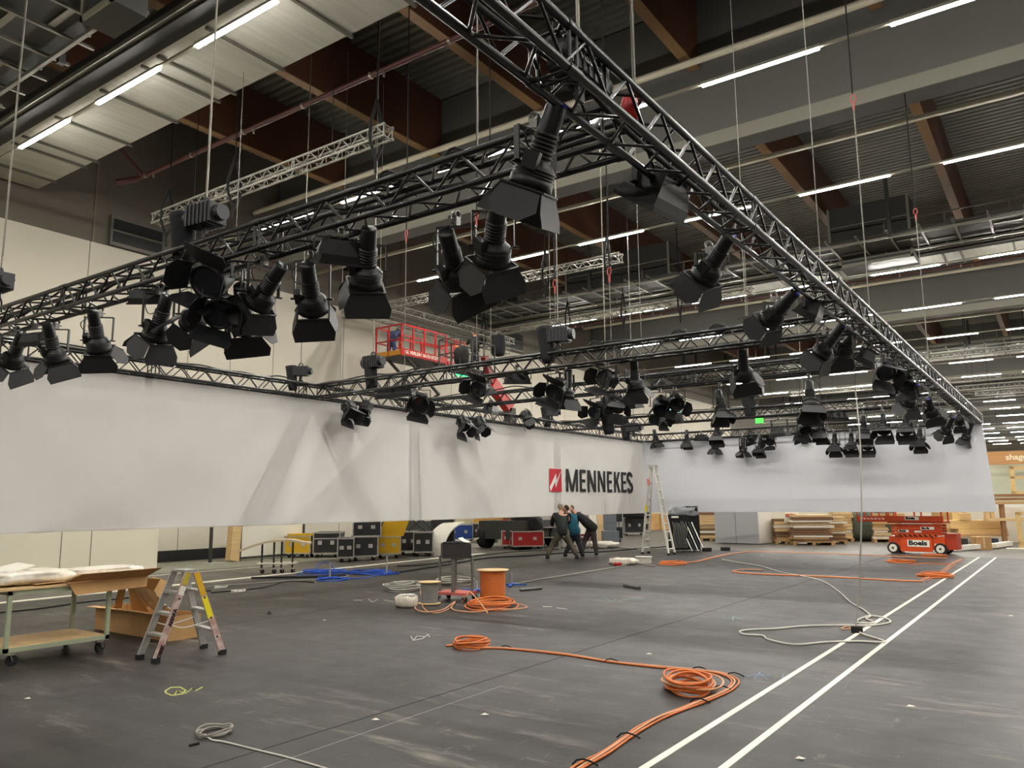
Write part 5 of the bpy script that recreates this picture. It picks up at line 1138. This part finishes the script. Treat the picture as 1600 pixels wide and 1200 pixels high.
def person(base, J, label, top_m, leg_m, hair_m, bald=False, vest=None):
    """J: joints in metres (right, away, up) as seen from the camera"""
    P = thing('person', label, 'person', (base.x, base.y, 0), 0, 'three men leaning together')
    def g(k): a_ = J[k]; return ER * a_[0] + EF * a_[1] + Vector((0, 0, a_[2]))
    hip, chest, neck, head = g('hip'), g('chest'), g('neck'), g('head')
    pts, ed, rad = [hip, hip.lerp(chest, .5), chest, neck, neck.lerp(head, .45)], [(0, 1), (1, 2), (2, 3), (3, 4)], [.11, .11, .13, .062, .06]
    def add(p_, par, r_): pts.append(p_); rad.append(r_); ed.append((par, len(pts) - 1)); return len(pts) - 1
    legs = []
    for s in 'lr':
        h = add(hip.lerp(g('knee_' + s), .12) + (g('knee_' + s) - hip).cross(Vector((0, 0, 1))) * 0, 0, .10); k = add(g('knee_' + s), h, .065); a_ = add(g('ankle_' + s), k, .045); f = add(g('ankle_' + s) + EF * .16 * J.get('toe', 1) + Vector((0, 0, -.055)), a_, .036)
    for s in 'lr':
        sh = add(g('shoulder_' + s), 2, .07); e_ = add(g('elbow_' + s), sh, .05); w_ = add(g('wrist_' + s), e_, .032); d = (g('wrist_' + s) - g('elbow_' + s)).normalized(); pl = add(g('wrist_' + s) + d * .06, w_, .034)
        side_ = d.cross(EF).normalized() if abs(d.dot(EF)) < .95 else ER
        for q_ in range(4): f1 = add(pts[pl] + d * .045 + side_ * (.024 * (q_ - 1.5)), pl, .010); add(pts[f1] + d * (.035 - .006 * abs(q_ - 1.5)) + Vector((0, 0, -.012)), f1, .008)
        th_ = add(pts[w_] + d * .035 + side_ * .04, pl, .011); add(pts[th_] + d * .03 + side_ * .01, th_, .009)
    skin_mesh('body', pts, ed, rad, 0, SKIN, P, 1)
    # head with face
    fd = (ER * J['look'][0] + EF * J['look'][1]).normalized(); up_ = (Vector((0, 0, 1)) + fd * J.get('nod', 0)).normalized(); sd = fd.cross(up_).normalized(); fd = up_.cross(sd)
    hm = MB(); hr = MB(); N1, N2 = 20, 14
    def hv(a_, t_, k=1.0):
        x, y, z = math.sin(t_) * math.cos(a_), math.sin(t_) * math.sin(a_), math.cos(t_)
        rx, ry, rz = .082, .098, .118
        if z < 0: rx *= 1 + .25 * z; ry *= 1 + .12 * z
        return head + (sd * (x * rx) + fd * (y * ry) + up_ * (z * rz)) * k
    hm.add([hv(2 * PI * i / N1, PI * j / N2) for j in range(N2 + 1) for i in range(N1)], [(j * N1 + i, j * N1 + (i + 1) % N1, (j + 1) * N1 + (i + 1) % N1, (j + 1) * N1 + i) for j in range(N2) for i in range(N1)], True)
    hm.cyl(head + fd * .085 + up_ * .01, head + fd * .118 - up_ * .03, .009, 8, .016); 
    for s in (-1, 1): hm.cyl(head + sd * s * .076 - up_ * .005, head + sd * s * .094 - fd * .006, .02, 8, .028)
    ho = hm.build('head', SKIN, P); fc = MB()
    for s in (-1, 1): fc.cyl(head + fd * .086 + sd * s * .03 + up_ * .012, head + fd * .094 + sd * s * .03 + up_ * .012, .010, 8)
    fc.build('eyes', RUBBER, ho); MB().box(head + fd * .088 - up_ * .055, (.03, .012, .008)).build('mouth', mat('lip', (150, 90, 84), .6), ho)
    top_j = N2 // 2 + (0 if bald else 1); hv_ = [hv(2 * PI * i / N1, PI * j / N2 * (1.0), 1.04 if not bald else 1.012) - fd * (.012) for j in range(top_j + 1) for i in range(N1)]
    hr.add(hv_, [(j * N1 + i, j * N1 + (i + 1) % N1, (j + 1) * N1 + (i + 1) % N1, (j + 1) * N1 + i) for j in range(top_j) for i in range(N1)], True); hr.build('hair', hair_m, ho)
    # clothes
    pts2, ed2, rad2 = [hip - (chest - hip) * .42, hip.lerp(chest, .5), chest, chest.lerp(neck, .75)], [(0, 1), (1, 2), (2, 3)], [(.155, .19), (.155, .19), (.17, .2), .085]
    rad2 = [.175, .172, .19, .085]
    for s in 'lr':
        i0 = len(pts2); pts2 += [g('shoulder_' + s), g('elbow_' + s), g('elbow_' + s).lerp(g('wrist_' + s), .85)]; rad2 += [.088, .066, .05]; ed2 += [(2, i0), (i0, i0 + 1), (i0 + 1, i0 + 2)]
    jk = skin_mesh('jacket', pts2, ed2, rad2, 0, top_m, P, 1)
    if vest: skin_mesh('vest', [hip - (chest - hip) * .1, hip.lerp(chest, .5), chest, chest.lerp(neck, .3)], [(0, 1), (1, 2), (2, 3)], [.185, .187, .2, .15], 0, vest, P, 1)
    pts3, ed3, rad3 = [hip + (chest - hip) * .42], [], [.15]
    for s in 'lr':
        i0 = len(pts3); kn, an = g('knee_' + s), g('ankle_' + s); pts3 += [hip.lerp(kn, .12), hip.lerp(kn, .4), kn, an + Vector((0, 0, .03))]; rad3 += [.14, .122, .088, .072]; ed3 += [(0, i0), (i0, i0 + 1), (i0 + 1, i0 + 2), (i0 + 2, i0 + 3)]
    skin_mesh('trousers', pts3, ed3, rad3, 0, leg_m, P, 1)
    for s in 'lr':
        an = g('ankle_' + s); b = MB(); b.lathe([(0, .07), (.055, .06), (.06, 0), (.058, -.055), (0, -.06)], 10, None, an); q_ = an + EF * .10 * J.get('toe', 1) + Vector((0, 0, -.03)); b.lathe([(0, .035), (.05, .02), (.055, -.03), (0, -.032)], 10, None, q_); b.build('shoe', J.get('shoe', RUBBER), P)
    return P
OLIVE = mat('trousers_olive', (74, 68, 52), .85, var=.2, scale=12); DKG = mat('vest_dark_green', (28, 38, 34), .8); BLK = mat('shirt_black', (22, 22, 22), .85); TEAL = mat('hoodie_teal', (18, 84, 104), .85, var=.12, scale=8); NAVY = mat('trousers_navy', (26, 30, 38), .85); BRN = mat('trousers_brown', (58, 48, 44), .85)
HG_ = mat('hair_grey', (140, 130, 116), .8); HB_ = mat('hair_brown', (58, 38, 28), .8); HD_ = mat('hair_dark_brown', (96, 76, 62), .8)
b1 = at_z(874, 870, 0) - EF * 1.35
person(b1, dict(hip=(0.02, 0, .80), chest=(.0, .12, 1.18), neck=(0, .2, 1.36), head=(0.0, .26, 1.49), shoulder_l=(-.20, .14, 1.27), shoulder_r=(.19, .16, 1.26), elbow_l=(-.27, .30, 1.02), elbow_r=(.24, .36, 1.05), wrist_l=(-.22, .55, .96), wrist_r=(.16, .6, 1.02),
    knee_l=(-.26, .10, .46), ankle_l=(-.42, -.06, .09), knee_r=(.24, .08, .46), ankle_r=(.42, -.10, .09), look=(.1, 1), nod=-.25), 'left man of the group, grey-haired, seen from behind in dark green vest and olive trousers', BLK, OLIVE, HG_, True, DKG)
b2 = at_z(892, 868, 0) - EF * 1.05
person(b2, dict(hip=(0.06, .0, .78), chest=(-.06, .14, 1.12), neck=(-.14, .2, 1.30), head=(-.19, .24, 1.44), shoulder_l=(-.22, .12, 1.20), shoulder_r=(.10, .22, 1.22), elbow_l=(-.32, .3, .98), elbow_r=(.05, .42, 1.0), wrist_l=(-.26, .52, .92), wrist_r=(-.06, .6, .98),
    knee_l=(-.06, .18, .44), ankle_l=(-.24, .04, .09), knee_r=(.18, .05, .42), ankle_r=(.26, -.14, .09), look=(-1, .4), nod=-.1), 'middle man of the group in a teal blue hoodie and dark trousers', TEAL, NAVY, HB_)
b3 = at_z(916, 866, 0) - EF * .95
person(b3, dict(hip=(.10, .0, .88), chest=(-.24, .10, 1.18), neck=(-.42, .12, 1.34), head=(-.52, .12, 1.44), shoulder_l=(-.34, .0, 1.24), shoulder_r=(-.26, .26, 1.26), elbow_l=(-.34, .1, .98), elbow_r=(-.38, .36, .98), wrist_l=(-.44, .3, .80), wrist_r=(-.5, .5, .86),
    knee_l=(-.10, .20, .48), ankle_l=(-.22, .05, .09), knee_r=(.18, .0, .46), ankle_r=(.22, -.05, .09), look=(-1, -.2), nod=.1), 'right man of the group, bent forward in a black jacket and brown trousers', BLK, BRN, HD_, True)

# ================================================================== BEYOND THE FAR BANNER
q = at_z(1118, 849, 0)
ex = (at_z(1186, 851, 0) - q); yw = math.atan2(ex.y, ex.x)
W1 = thing('pale_cabinet', 'large pale grey box cabinet standing behind the far banner', 'cabinet', (q.x, q.y, 0), yw)
MB().bb((0, 0, .03), (ex.length, 1.3, 1.75)).build('carcass', mat('cabinet_grey', (186, 188, 188), .5), W1); MB().bb((ex.length - .0, .02, .03), (ex.length + .02, 1.28, 1.75)).build('side_panel', mat('cabinet_cream', (224, 220, 206), .5), W1)
MB().bb((ex.length * .49, -.008, .03), (ex.length * .495, 0, 1.75)).build('door_joint', DARK, W1)
WB = [PINE, PINE2, mat('particle_board', (196, 168, 126), .75, var=.1, scale=8), mat('white_board_edge', (226, 216, 196), .6), mat('dark_board_edge', (120, 88, 60), .7)]
def board_pile(px, py, w_, d_, n, th, lab, yaw=None, seed=1, pallet=True):
    c = at_z(px, py, 0); yw_ = c_yaw(-.2) if yaw is None else yaw; r = random.Random(seed); z = 0
    if pallet:
        t = thing('pallet', 'wooden pallet under the ' + lab, 'pallet', (c.x, c.y, 0), yw_, 'wooden pallets under the board stacks'); 
        for x in (0, w_ / 2 - .06, w_ - .12): MB().bb((x, 0, 0), (x + .12, d_, .10)).build('runner', PINE2, t)
        MB().bb((-.02, -.02, .10), (w_ + .02, d_ + .02, .13)).build('deck', PINE2, t); z = .13
    for k in range(n):
        h = th * r.uniform(.7, 1.25); dx, dy = r.uniform(-.05, .05), r.uniform(-.04, .04); wd = w_ * r.uniform(.88, 1.0)
        o_ = MB().bb((dx, dy, z), (dx + wd, dy + d_, z + h)).build('stacked_board', WB[r.randrange(5)]); o_.location = c; o_.rotation_euler.z = yw_
        tag(o_, '%s board up in the %s' % (NUM[k], lab), 'board', 'boards in the ' + lab); z += h + .012
board_pile(1212, 850, .80, 1.2, 7, .10, 'low wood stack right of the pale cabinet', seed=2)
board_pile(1240, 852, 1.45, 1.2, 11, .085, 'tallest board stack behind the far banner', seed=3)
board_pile(1283, 850, .95, 1.0, 10, .09, 'board stack right of the tallest one', seed=5)
board_pile(1304, 846, .75, 1.0, 9, .10, 'board stack left of the dark green tarpaulin', seed=6)
board_pile(1068, 843, 1.3, 1.2, 10, .10, 'slatted wood stack behind the black rack', seed=8)
board_pile(1094, 845, .9, 1.0, 11, .09, 'wood stack at the left edge of the pale cabinet', seed=9)
board_pile(1366, 847, 1.2, 1.2, 9, .10, 'board stack behind the left end of the orange lift', seed=10)
c = at_z(1228, 846, 1.16); tx = MB().bb((0, 0, 0), (.55, .02, .38)).build('paper_sign', PAPER); tag(tx, 'white paper sign with red letters on the board stacks', 'sign'); tx.location = at_z(1226, 850, .0) + Vector((0, 0, .82)) - EF * .12; tx.rotation_euler.z = c_yaw(-.05)
text_part('BEEN', .17, basis((1, 0, 0), (0, 0, 1), (0, -1, 0), (.05, -.005, .20)), mat('sign_red', (186, 34, 34), .6), tx, 1.0, .006)
q = at_z(1322, 846, 0); lumpy((q.x + .9, q.y + .8, .62), (1.0, .7, .60), 22, 10, .03, mat('tarp_green', (70, 74, 60), .7, var=.2, scale=3), 'covered_pile', 'pile under a dark green tarpaulin behind the orange lift', 'covered pile', 51)
struct('wall_counter', MB().bb((-12.5, 36.0, 0), (1.5, 36.1, 1.32)), mat('counter_white', (222, 214, 196), .6), 'long low white counter front behind the board stacks')
for i, px in enumerate((1148, 1207, 1238, 1262, 1285)):
    block(px, 838, (.5, .35, 1.2, .7, .9)[i], .3, 1.62, [WHITE, DARK, mat('shelf_mix', (150, 140, 116), .6, var=.4, scale=5), mat('rust_panel', (176, 86, 52), .6), PINE][i], ['white panel', 'dark figure-like post', 'mixed shelf', 'rust red panel', 'pale wooden panel'][i] + ' in the strip of background under the far banner', 'panel', 'background_panel', grp='things glimpsed under the far banner')

# orange scissor lift, folded
wl, wr = at_z(1397, 864.5, 0), at_z(1471, 867, 0); dd = (wr - wl); yw = math.atan2(dd.y, dd.x); WBs = dd.length
SL = thing('scissor_lift', 'orange folded scissor lift with white wheels before the timber stacks', 'scissor lift', (wl.x, wl.y, 0), yw)
MB().bb((-.12, .02, .14), (WBs + .12, .68, .52)).build('chassis', ORANGE, SL); MB().bb((.22, -.03, .07), (WBs - .22, .02, .50)).build('side_cover', ORANGE, SL)
DKO = mat('orange_dark', (170, 52, 20), .5)
for x in (0, WBs):
    for y in (-.05, .66):
        wv = MB().cyl((x, y - .0, .17), (x, y + .1, .17), .17, 24).build('wheel', RUBBER, SL); MB().cyl((x, y - .012, .17), (x, y - .002, .17), .115, 20).build('rim', WHITE, wv); MB().cyl((x, y - .02, .17), (x, y - .012, .17), .035, 10).build('hub', DARK, wv)
for k in range(4):
    z = .56 + .085 * k; a_ = MB(); a_.bb((-.05, .06, z), (WBs + .05, .10, z + .07)); a_.bb((-.05, .60, z), (WBs + .05, .64, z + .07)); a_.build('scissor_arm', ORANGE if k != 1 else mat('orange_mid', (200, 66, 24), .5), SL)
hz = MB().bb((.08, -.035, .52), (WBs - .1, .06, .58)).build('hazard_strip', stripes('hazard', (24, 22, 20), (226, 84, 28), 7.0, (1, 0, 1.2)), SL)
MB().bb((-.12, -.02, .92), (WBs + .14, .72, .98)).build('platform_floor', DKO, SL); MB().bb((-.12, -.03, .98), (WBs + .14, .0, 1.14)).build('toe_board', ORANGE, SL); MB().bb((-1.05, -.02, .96), (-.1, .72, 1.0)).build('deck_extension', DKO, SL)
MB().bb((-1.05, -.03, .98), (-.1, .0, 1.12)).build('extension_board', ORANGE, SL); hz2 = MB().bb((-.95, -.036, 1.03), (-.2, -.03, 1.07)).build('hazard_strip', stripes('hazard2', (236, 230, 220), (206, 66, 24), 9.0, (1, 0, 1.2)), SL)
for x0, x1 in ((-1.05, -.1), (-.1, WBs + .12)):
    g_ = MB()
    for x in (x0 + .03, (x0 + x1) / 2, x1 - .03):
        for y in (0, .70): g_.bb((x - .02, y - .02, .98), (x + .02, y + .02, 1.98))
    for z in (1.45, 1.96):
        for y in (0, .70): g_.bb((x0, y - .02, z), (x1, y + .02, z + .04))
    g_.build('guard_rail', ORANGE, SL)
MB().bb((WBs + .1, .1, .15), (WBs + .42, .6, .62)).build('entry_steps', DKO, SL)
def plate(x0, z0, w_, h_, s, sz, m, y=-.04, xs=1.0):
    p_ = MB().bb((x0, y - .004, z0), (x0 + w_, y, z0 + h_)).build('name_plate', PAPER, SL); text_part(s, sz, basis((1, 0, 0), (0, 0, 1), (0, -1, 0), (x0 + .03, y - .006, z0 + h_ * .25)), m, p_, xs, .008)
plate(.42, .22, .62, .20, 'Boels', .19, INK, -.035, 1.25); plate(.40, 1.02, .40, .10, 'Boels', .09, INK, -.035, 1.3); plate(.80, .73, .38, .085, 'Boels', .075, INK, .055, 1.3); plate(.16, .645, .30, .08, 'Boels', .07, INK, .055, 1.2)
MB().bb((1.18, -.04, .26), (1.42, -.035, .32)).build('white_label', PAPER, SL); MB().bb((.62, .05, .64), (.82, .056, .70)).build('white_label', PAPER, SL)
# timber, boxes, frames at the right
TIM = mat('timber_light', (222, 190, 130), .65, var=.1, scale=3, stretch=(.4, 4, 8))
def beam_at(px, py, L, w_, h_, z0, lab, m=TIM, yaw=None, name='timber_beam', cat='timber', d=0):
    c = at_z(px, py, 0); o_ = MB().bb((0, 0, z0), (L, w_, z0 + h_)).build(name, m); o_.location = c; o_.rotation_euler.z = c_yaw(d) if yaw is None else yaw; tag(o_, lab, cat, 'timber and frames at the right edge'); return o_
beam_at(1500, 851, 1.8, .6, .16, .40, 'light timber beam right of the orange lift, lower one of the stack'); beam_at(1488, 851, 2.0, .6, .30, .57, 'light timber beam right of the orange lift, upper one of the stack'); beam_at(1504, 851, .40, .5, .26, .88, 'short timber block on top of the timber stack')
beam_at(1500, 852, 1.8, .5, .08, .31, 'thin dark board under the timber beams', PINE2); beam_at(1482, 853, .6, .5, .30, .0, 'brown carton under the timber stack, right of the lift', CARD, name='carton', cat='carton'); beam_at(1506, 856, .16, .4, .31, .0, 'dark trestle under the timber stack, left one', DARK, name='trestle', cat='trestle'); beam_at(1554, 856, .16, .4, .31, .0, 'dark trestle under the timber stack, right one', mat('trestle_blue', (38, 46, 66), .6), name='trestle', cat='trestle')
beam_at(1470, 848, 1.1, .5, .75, .4, 'brown timber pile directly behind the orange lift', PINE2)
for i, px in enumerate((1523, 1534)): beam_at(px, 846, .16, .1, .7, .75, 'upright post behind the timber stack, %s one' % ('left', 'right')[i], WOODB, name='post', cat='post') if 0 else None
q = at_z(1527, 859, 0); t = thing('cardboard_box', 'brown cardboard box standing alone on the floor at the right', 'cardboard box', (q.x, q.y, 0), c_yaw(-.15)); MB().bb((0, 0, 0), (.46, .42, .40)).build('carton_body', CARD, t); MB().bb((0, 0, .40), (.46, .42, .412)).build('lid', CARDD, t); MB().bb((.2, -.004, .05), (.26, 0, .40)).build('packing_tape', PINE, t)
for i, (x0, x1, y0, y1) in enumerate(((1480, 1500, 862, 861), (1500, 1528, 861, 859), (1552, 1578, 858, 854))):
    a_, c_ = at_z(x0, y0, 0), at_z(x1, y1, 0); b = MB(); b.bar(a_ + Vector((0, 0, .11)), c_ + Vector((0, 0, .11)), .14, .20, up=(0, 1, 0)); single('foam_bar', b, mat('foam_white', (232, 228, 214), .7), 'white foam bar on the floor, %s from the orange lift' % NUM[i], 'foam bar', 'white foam bars in a row')
p = at_z(1592, 858, 0); single('paper_scrap', MB(p).bb(p - Vector((.35, .15, 0)), p + Vector((.4, .15, .03))), PAPER, 'flat white sheet at the right picture edge', 'scrap', loc=p)
# trestle frame and window-like frames, wooden fascia with lettering
WOODB = mat('wood_brown', (150, 108, 70), .65, var=.1, scale=4)
fx = at_z(1575, 852, 0)
t = thing('timber_trestle', 'brown timber trestle with long planks at the right picture edge', 'trestle', (fx.x, fx.y, 0), c_yaw(-.1))
for x in (-.12, 1.3): MB().bb((x, 0, 0), (x + .13, .14, 1.45)).build('post', WOODB, t)
for z, x0 in ((1.45, -.85), (1.58, -.95), (1.71, -.7), (.86, -.6)): MB().bb((x0, -.05, z), (2.8, .3, z + .10)).build('plank', [PINE, WOODB, PINE2, WOODB][int(z * 10) % 4], t)
for x in (-.62, -.42): MB().bb((x, .1, .92), (x + .12, .24, 1.45)).build('strut', PINE, t)
t = thing('timber_stand', 'upright light wooden window frame above the planks at the right edge', 'frame', (fx.x + .30, fx.y + .25, 1.81), c_yaw(-.1))
for a_, c_ in (((0, 0, 0), (.12, .1, 1.0)), ((0, 0, .88), (1.6, .1, 1.0)), ((0, 0, .55), (1.6, .1, .64)), ((0, 0, 0), (1.6, .1, .1))): MB().bb(a_, c_).build('frame_bar', TIM, t)
fx2 = at_z(1594, 856, 0); t = thing('timber_stand', 'low wooden frame standing on the floor at the right edge', 'frame', (fx2.x, fx2.y, 0.0), c_yaw(-.1))
for a_, c_ in (((0, 0, .0), (.12, .1, 1.2)), ((0, 0, 1.1), (1.2, .1, 1.2)), ((0, 0, .12), (1.2, .1, .22))): MB().bb(a_, c_).build('frame_bar', TIM, t)
ys = 47.0; a_, c_ = at_y(1541, 706, ys), at_y(1700, 716, ys); zc_ = at_y(1570, 713, ys).z
FA = MB().bb((a_.x, ys, zc_ - .40), (c_.x + 6, ys + .3, zc_ + .25)).build('wooden_fascia', mat('fascia_wood', (176, 128, 76), .6, var=.1, scale=2, stretch=(.3, 1, 6))); tag(FA, 'wooden fascia board with pale lettering over a far stand', 'sign')
text_part('shagor', .40, basis((1, 0, 0), (0, 0, 1), (0, -1, 0), (at_y(1571, 713, ys).x, ys - .02, zc_ - .18)), mat('letter_cream', (232, 214, 180), .5), FA, 1.05, .01)
struct('wall_stand', MB().bb((at_y(1538, 760, ys + 1).x, ys + 1.0, 0), (c_.x + 6, ys + 1.1, zc_ - .3)), mat('stand_green_grey', (196, 200, 176), .7, var=.04, scale=.6), 'pale green-grey stand wall under the fascia')
struct('wall_stand', MB().bb((at_y(1538, 790, 42).x, 42.0, 0), (c_.x + 6, 42.1, 1.45)), mat('stand_low_white', (216, 214, 204), .7), 'low white wall before the green-grey one')

# green escape signs
GLOWG = glow('exit_green', (40, 230, 130), 1.6)
def exit_sign(c, n, w_, h_, lab, m=GLOWG):
    t = thing('exit_sign', lab, 'exit sign', c); x = n.cross(Vector((0, 0, 1))).normalized()
    b = MB(); b.prism([-x * w_ / 2, x * w_ / 2, x * w_ / 2 + Vector((0, 0, h_)), -x * w_ / 2 + Vector((0, 0, h_))], n * .06); b.build('sign_face', m, t)
    if c.x > -20: MB().cyl((0, 0, h_), (0, 0, ZG - c.z), .02, 5).build('hanger_rod', RUBBER, t)
exit_sign(Vector((WX + .02, 27.4, 7.35)), Vector((1, 0, 0)), 1.1, .38, 'green lit escape sign on the white wall right of the red lift')
exit_sign(at_x(1053, 651, WX + .05), Vector((1, 0, 0)), 2.6, .5, 'pale green lit sign on the white wall far behind the third truss', glow('exit_pale', (150, 226, 200), 1.0))
exit_sign(at_y(1187, 661, 44), Vector((0, -1, 0)), .42, .3, 'bright green sign seen under the fourth cross truss', glow('exit_bright', (60, 230, 60), 1.6))

# ================================================================== RED SCISSOR LIFT (raised) AND BLACK BOOM
RX = -19.0
cA, cB = at_x(630, 562, RX), at_x(694, 574, RX); zp = 6.86; Lp = 2.55; wd = 1.25
RL = thing('scissor_lift', 'red raised scissor lift platform with white lettering before the white wall', 'scissor lift', (RX, cA.y, 0))
y0, y1 = -.1, Lp
fl_ = MB(); fl_.bb((-wd, y0, zp), (0, y1, zp + .08)); fl_.build('platform_floor', mat('lift_floor', (60, 58, 54), .6), RL)
tb = MB(); tb.bb((-.02, y0, zp + .04), (.02, y1 - .2, zp + .28)); TBo = tb.build('toe_board', RED, RL)
MB().bb((-wd, y0 - .02, zp + .04), (0, y0 + .02, zp + .22)).build('end_board', mat('lift_amber', (196, 132, 34), .5), RL)
MB().bb((-wd - .02, y0, zp + .04), (-wd + .02, y1, zp + .22)).build('toe_board', RED, RL); MB().bb((-wd, y1 - .1, zp), (0.05, y1 + .95, zp + .07)).build('deck_extension', RED, RL)
MB().bb((-.0, y1 - .1, zp + .02), (.04, y1 + .95, zp + .17)).build('extension_board', RED, RL)
gr = MB()
def rail_run(y_a, y_b, top, x):
    n = max(2, int((y_b - y_a) / .6) + 1)
    for k in range(n): yy = y_a + (y_b - y_a) * k / (n - 1); gr.bb((x - .025, yy - .025, zp), (x + .025, yy + .025, zp + top))
    for z in (top * .52, top): gr.bb((x - .02, y_a, zp + z - .025), (x + .02, y_b, zp + z + .025))
for x in (0, -wd): rail_run(y0, y1 - .2, 1.15, x); rail_run(y1 - .15, y1 + .95, 1.05, x)
for yy, top in ((y0, 1.15), (y1 + .95, 1.05)):
    for z in (top * .52, top): gr.bb((-wd, yy - .02, zp + z - .025), (0, yy + .02, zp + z + .025))
    gr.bb((-wd / 2 - .02, yy - .02, zp), (-wd / 2 + .02, yy + .02, zp + top))
gr.build('guard_rail', RED, RL)
MB().bb((.0, y1 + .25, zp + .45), (.04, y1 + .62, zp + .98)).build('control_panel', RED, RL); MB().bb((.04, y1 + .33, zp + .62), (.05, y1 + .54, zp + .85)).build('panel_label', mat('label_amber', (226, 130, 40), .5), RL)
text_part('GL VERLEIH  06155 872790', .165, basis((0, 1, 0), (0, 0, 1), (1, 0, 0), (.025, y0 + .18, zp + .11)), PAPER, TBo, 1.0, .003)
text_part('www.verleih.de', .07, basis((0, 1, 0), (0, 0, 1), (1, 0, 0), (.025, y0 + .85, zp + .055)), PAPER, TBo, 1.0, .002) if 0 else None
n = 5; hh = (zp - 1.0) / n
for k in range(n):
    za, zb_ = 1.0 + hh * k, 1.0 + hh * (k + 1)
    for x in (-.18, -wd + .18):
        a_ = MB(); a_.bar((x, .25, za), (x, 2.1, zb_), .07, .10, up=(1, 0, 0)); a_.build('scissor_arm', DARK, RL); a_ = MB(); a_.bar((x + .08, 2.1, za), (x + .08, .25, zb_), .07, .10, up=(1, 0, 0)); a_.build('scissor_arm', DARK, RL)
MB().bb((-wd + .05, 0, .35), (-.05, 2.4, 1.0)).build('chassis', DARK, RL)
for x in (-wd + .1, -.1):
    for yy in (.35, 2.05): MB().cyl((x - .12, yy, .3), (x + .12, yy, .3), .3, 20).build('wheel', RUBBER, RL)
wp = Vector((RX - .85, cA.y + .28, zp + .08)); 
J = dict(hip=(0, 0, .88), chest=(0, .02, 1.25), neck=(0, .02, 1.46), head=(0, .05, 1.60), shoulder_l=(-.19, 0, 1.38), shoulder_r=(.19, 0, 1.38), elbow_l=(-.32, .12, 1.2), elbow_r=(.26, .12, 1.22), wrist_l=(-.3, .32, 1.3), wrist_r=(.15, .35, 1.28),
         knee_l=(-.1, .03, .47), ankle_l=(-.12, -.02, .09), knee_r=(.1, .03, .47), ankle_r=(.12, -.02, .09), look=(-.6, .8), nod=0)
for k in list(J):
    if isinstance(J[k], tuple) and len(J[k]) == 3: J[k] = tuple(v_ * .93 for v_ in J[k])
J2 = dict(J, hip=(0, -.05, .74), chest=(.10, .22, .92), neck=(.14, .36, 1.00), head=(.16, .44, 1.08), shoulder_l=(-.06, .26, .98), shoulder_r=(.28, .22, .98), elbow_l=(-.1, .4, .76), elbow_r=(.34, .36, .76), wrist_l=(-.02, .55, .66), wrist_r=(.26, .55, .66))
pz = person(wp, J2, 'worker in dark blue clothes bending at the left end of the red lift platform', mat('work_navy', (34, 44, 72), .85), mat('work_blue', (44, 60, 96), .85), HB_); pz.location.z = wp.z; pz['group'] = 'people at work on lifts'
def boom():
    bx_, by_ = -17.6, 26.0
    c = at_z(745, 605, 6.2); Bm = thing('boom_lift', 'dark boom lift basket with red lower arm right of the red platform', 'boom lift', (-17.0, 24.6, 0))
    off = Vector((-17.0, 24.6, 0)); B0 = at_x(796, 638, -17.0); B1 = at_x(768, 598, -17.0); B2 = at_x(757, 570, -17.0); b = MB(off); g = B0.copy(); 
    b.bar(B0, B1, .42, .30, up=(1, 0, 0)); b.build('lower_arm', RED, Bm); b = MB(off); b.bar(B1, B2 + Vector((0, 0, .3)), .24, .22, up=(1, 0, 0)); b.build('upper_arm', mat('dark_red', (110, 26, 24), .5), Bm)
    b = MB(off); b.bar(Vector((B0.x, B0.y + .5, .6)), B0, .4, .3, up=(1, 0, 0)); b.build('mast', DARK, Bm); b = MB(off); b.bb((B0.x - 1.0, B0.y - .6, .35), (B0.x + 1.0, B0.y + 1.8, 1.0)); b.build('chassis', DARK, Bm)
    for x in (-.9, .9):
        for yy in (-.3, 1.5): b = MB(off); b.cyl((B0.x + x - .15, B0.y + yy, .4), (B0.x + x + .15, B0.y + yy, .4), .4, 20); b.build('wheel', RUBBER, Bm)
    q0 = at_x(716, 568, -17.4); q1 = at_x(770, 576, -17.4); zf = q0.z - .15; b = MB(off); ya, yb = q0.y, q1.y; xa, xb = -18.3, -17.3
    b.bb((xa, ya, zf), (xb, yb, zf + .06)); b.build('basket_floor', DARK, Bm); b = MB(off)
    for z in (.55, 1.1):
        for x in (xa, xb): b.bb((x - .02, ya, zf + z), (x + .02, yb, zf + z + .04))
        for yy in (ya, yb): b.bb((xa, yy - .02, zf + z), (xb, yy + .02, zf + z + .04))
    for x in (xa, xb):
        for k in range(4): yy = ya + (yb - ya) * k / 3; b.bb((x - .02, yy - .02, zf), (x + .02, yy + .02, zf + 1.1))
    b.build('basket_rail', DARK, Bm)
    for i, (fy, s) in enumerate(((.72, 1),)):
        P_ = Vector(((xa + xb) / 2, ya + (yb - ya) * fy, zf + .06)); pp = person(P_, J, 'person in dark clothes standing in the boom basket beside the black bundle', BLK, NAVY, HB_); pp.location.z = P_.z; pp['group'] = 'people at work on lifts'
    for i, (p_, s) in enumerate(((at_x(778, 540, -17.4), .42), (at_x(721, 556, -17.4), .32))): lumpy(tuple(p_), (.25, .22, s), 16, 8, .1, SLING, 'black_cloth_bundle', 'black bundle hanging on the boom basket, %s one' % ('right', 'left')[i], 'bundle', 60 + i)
boom()
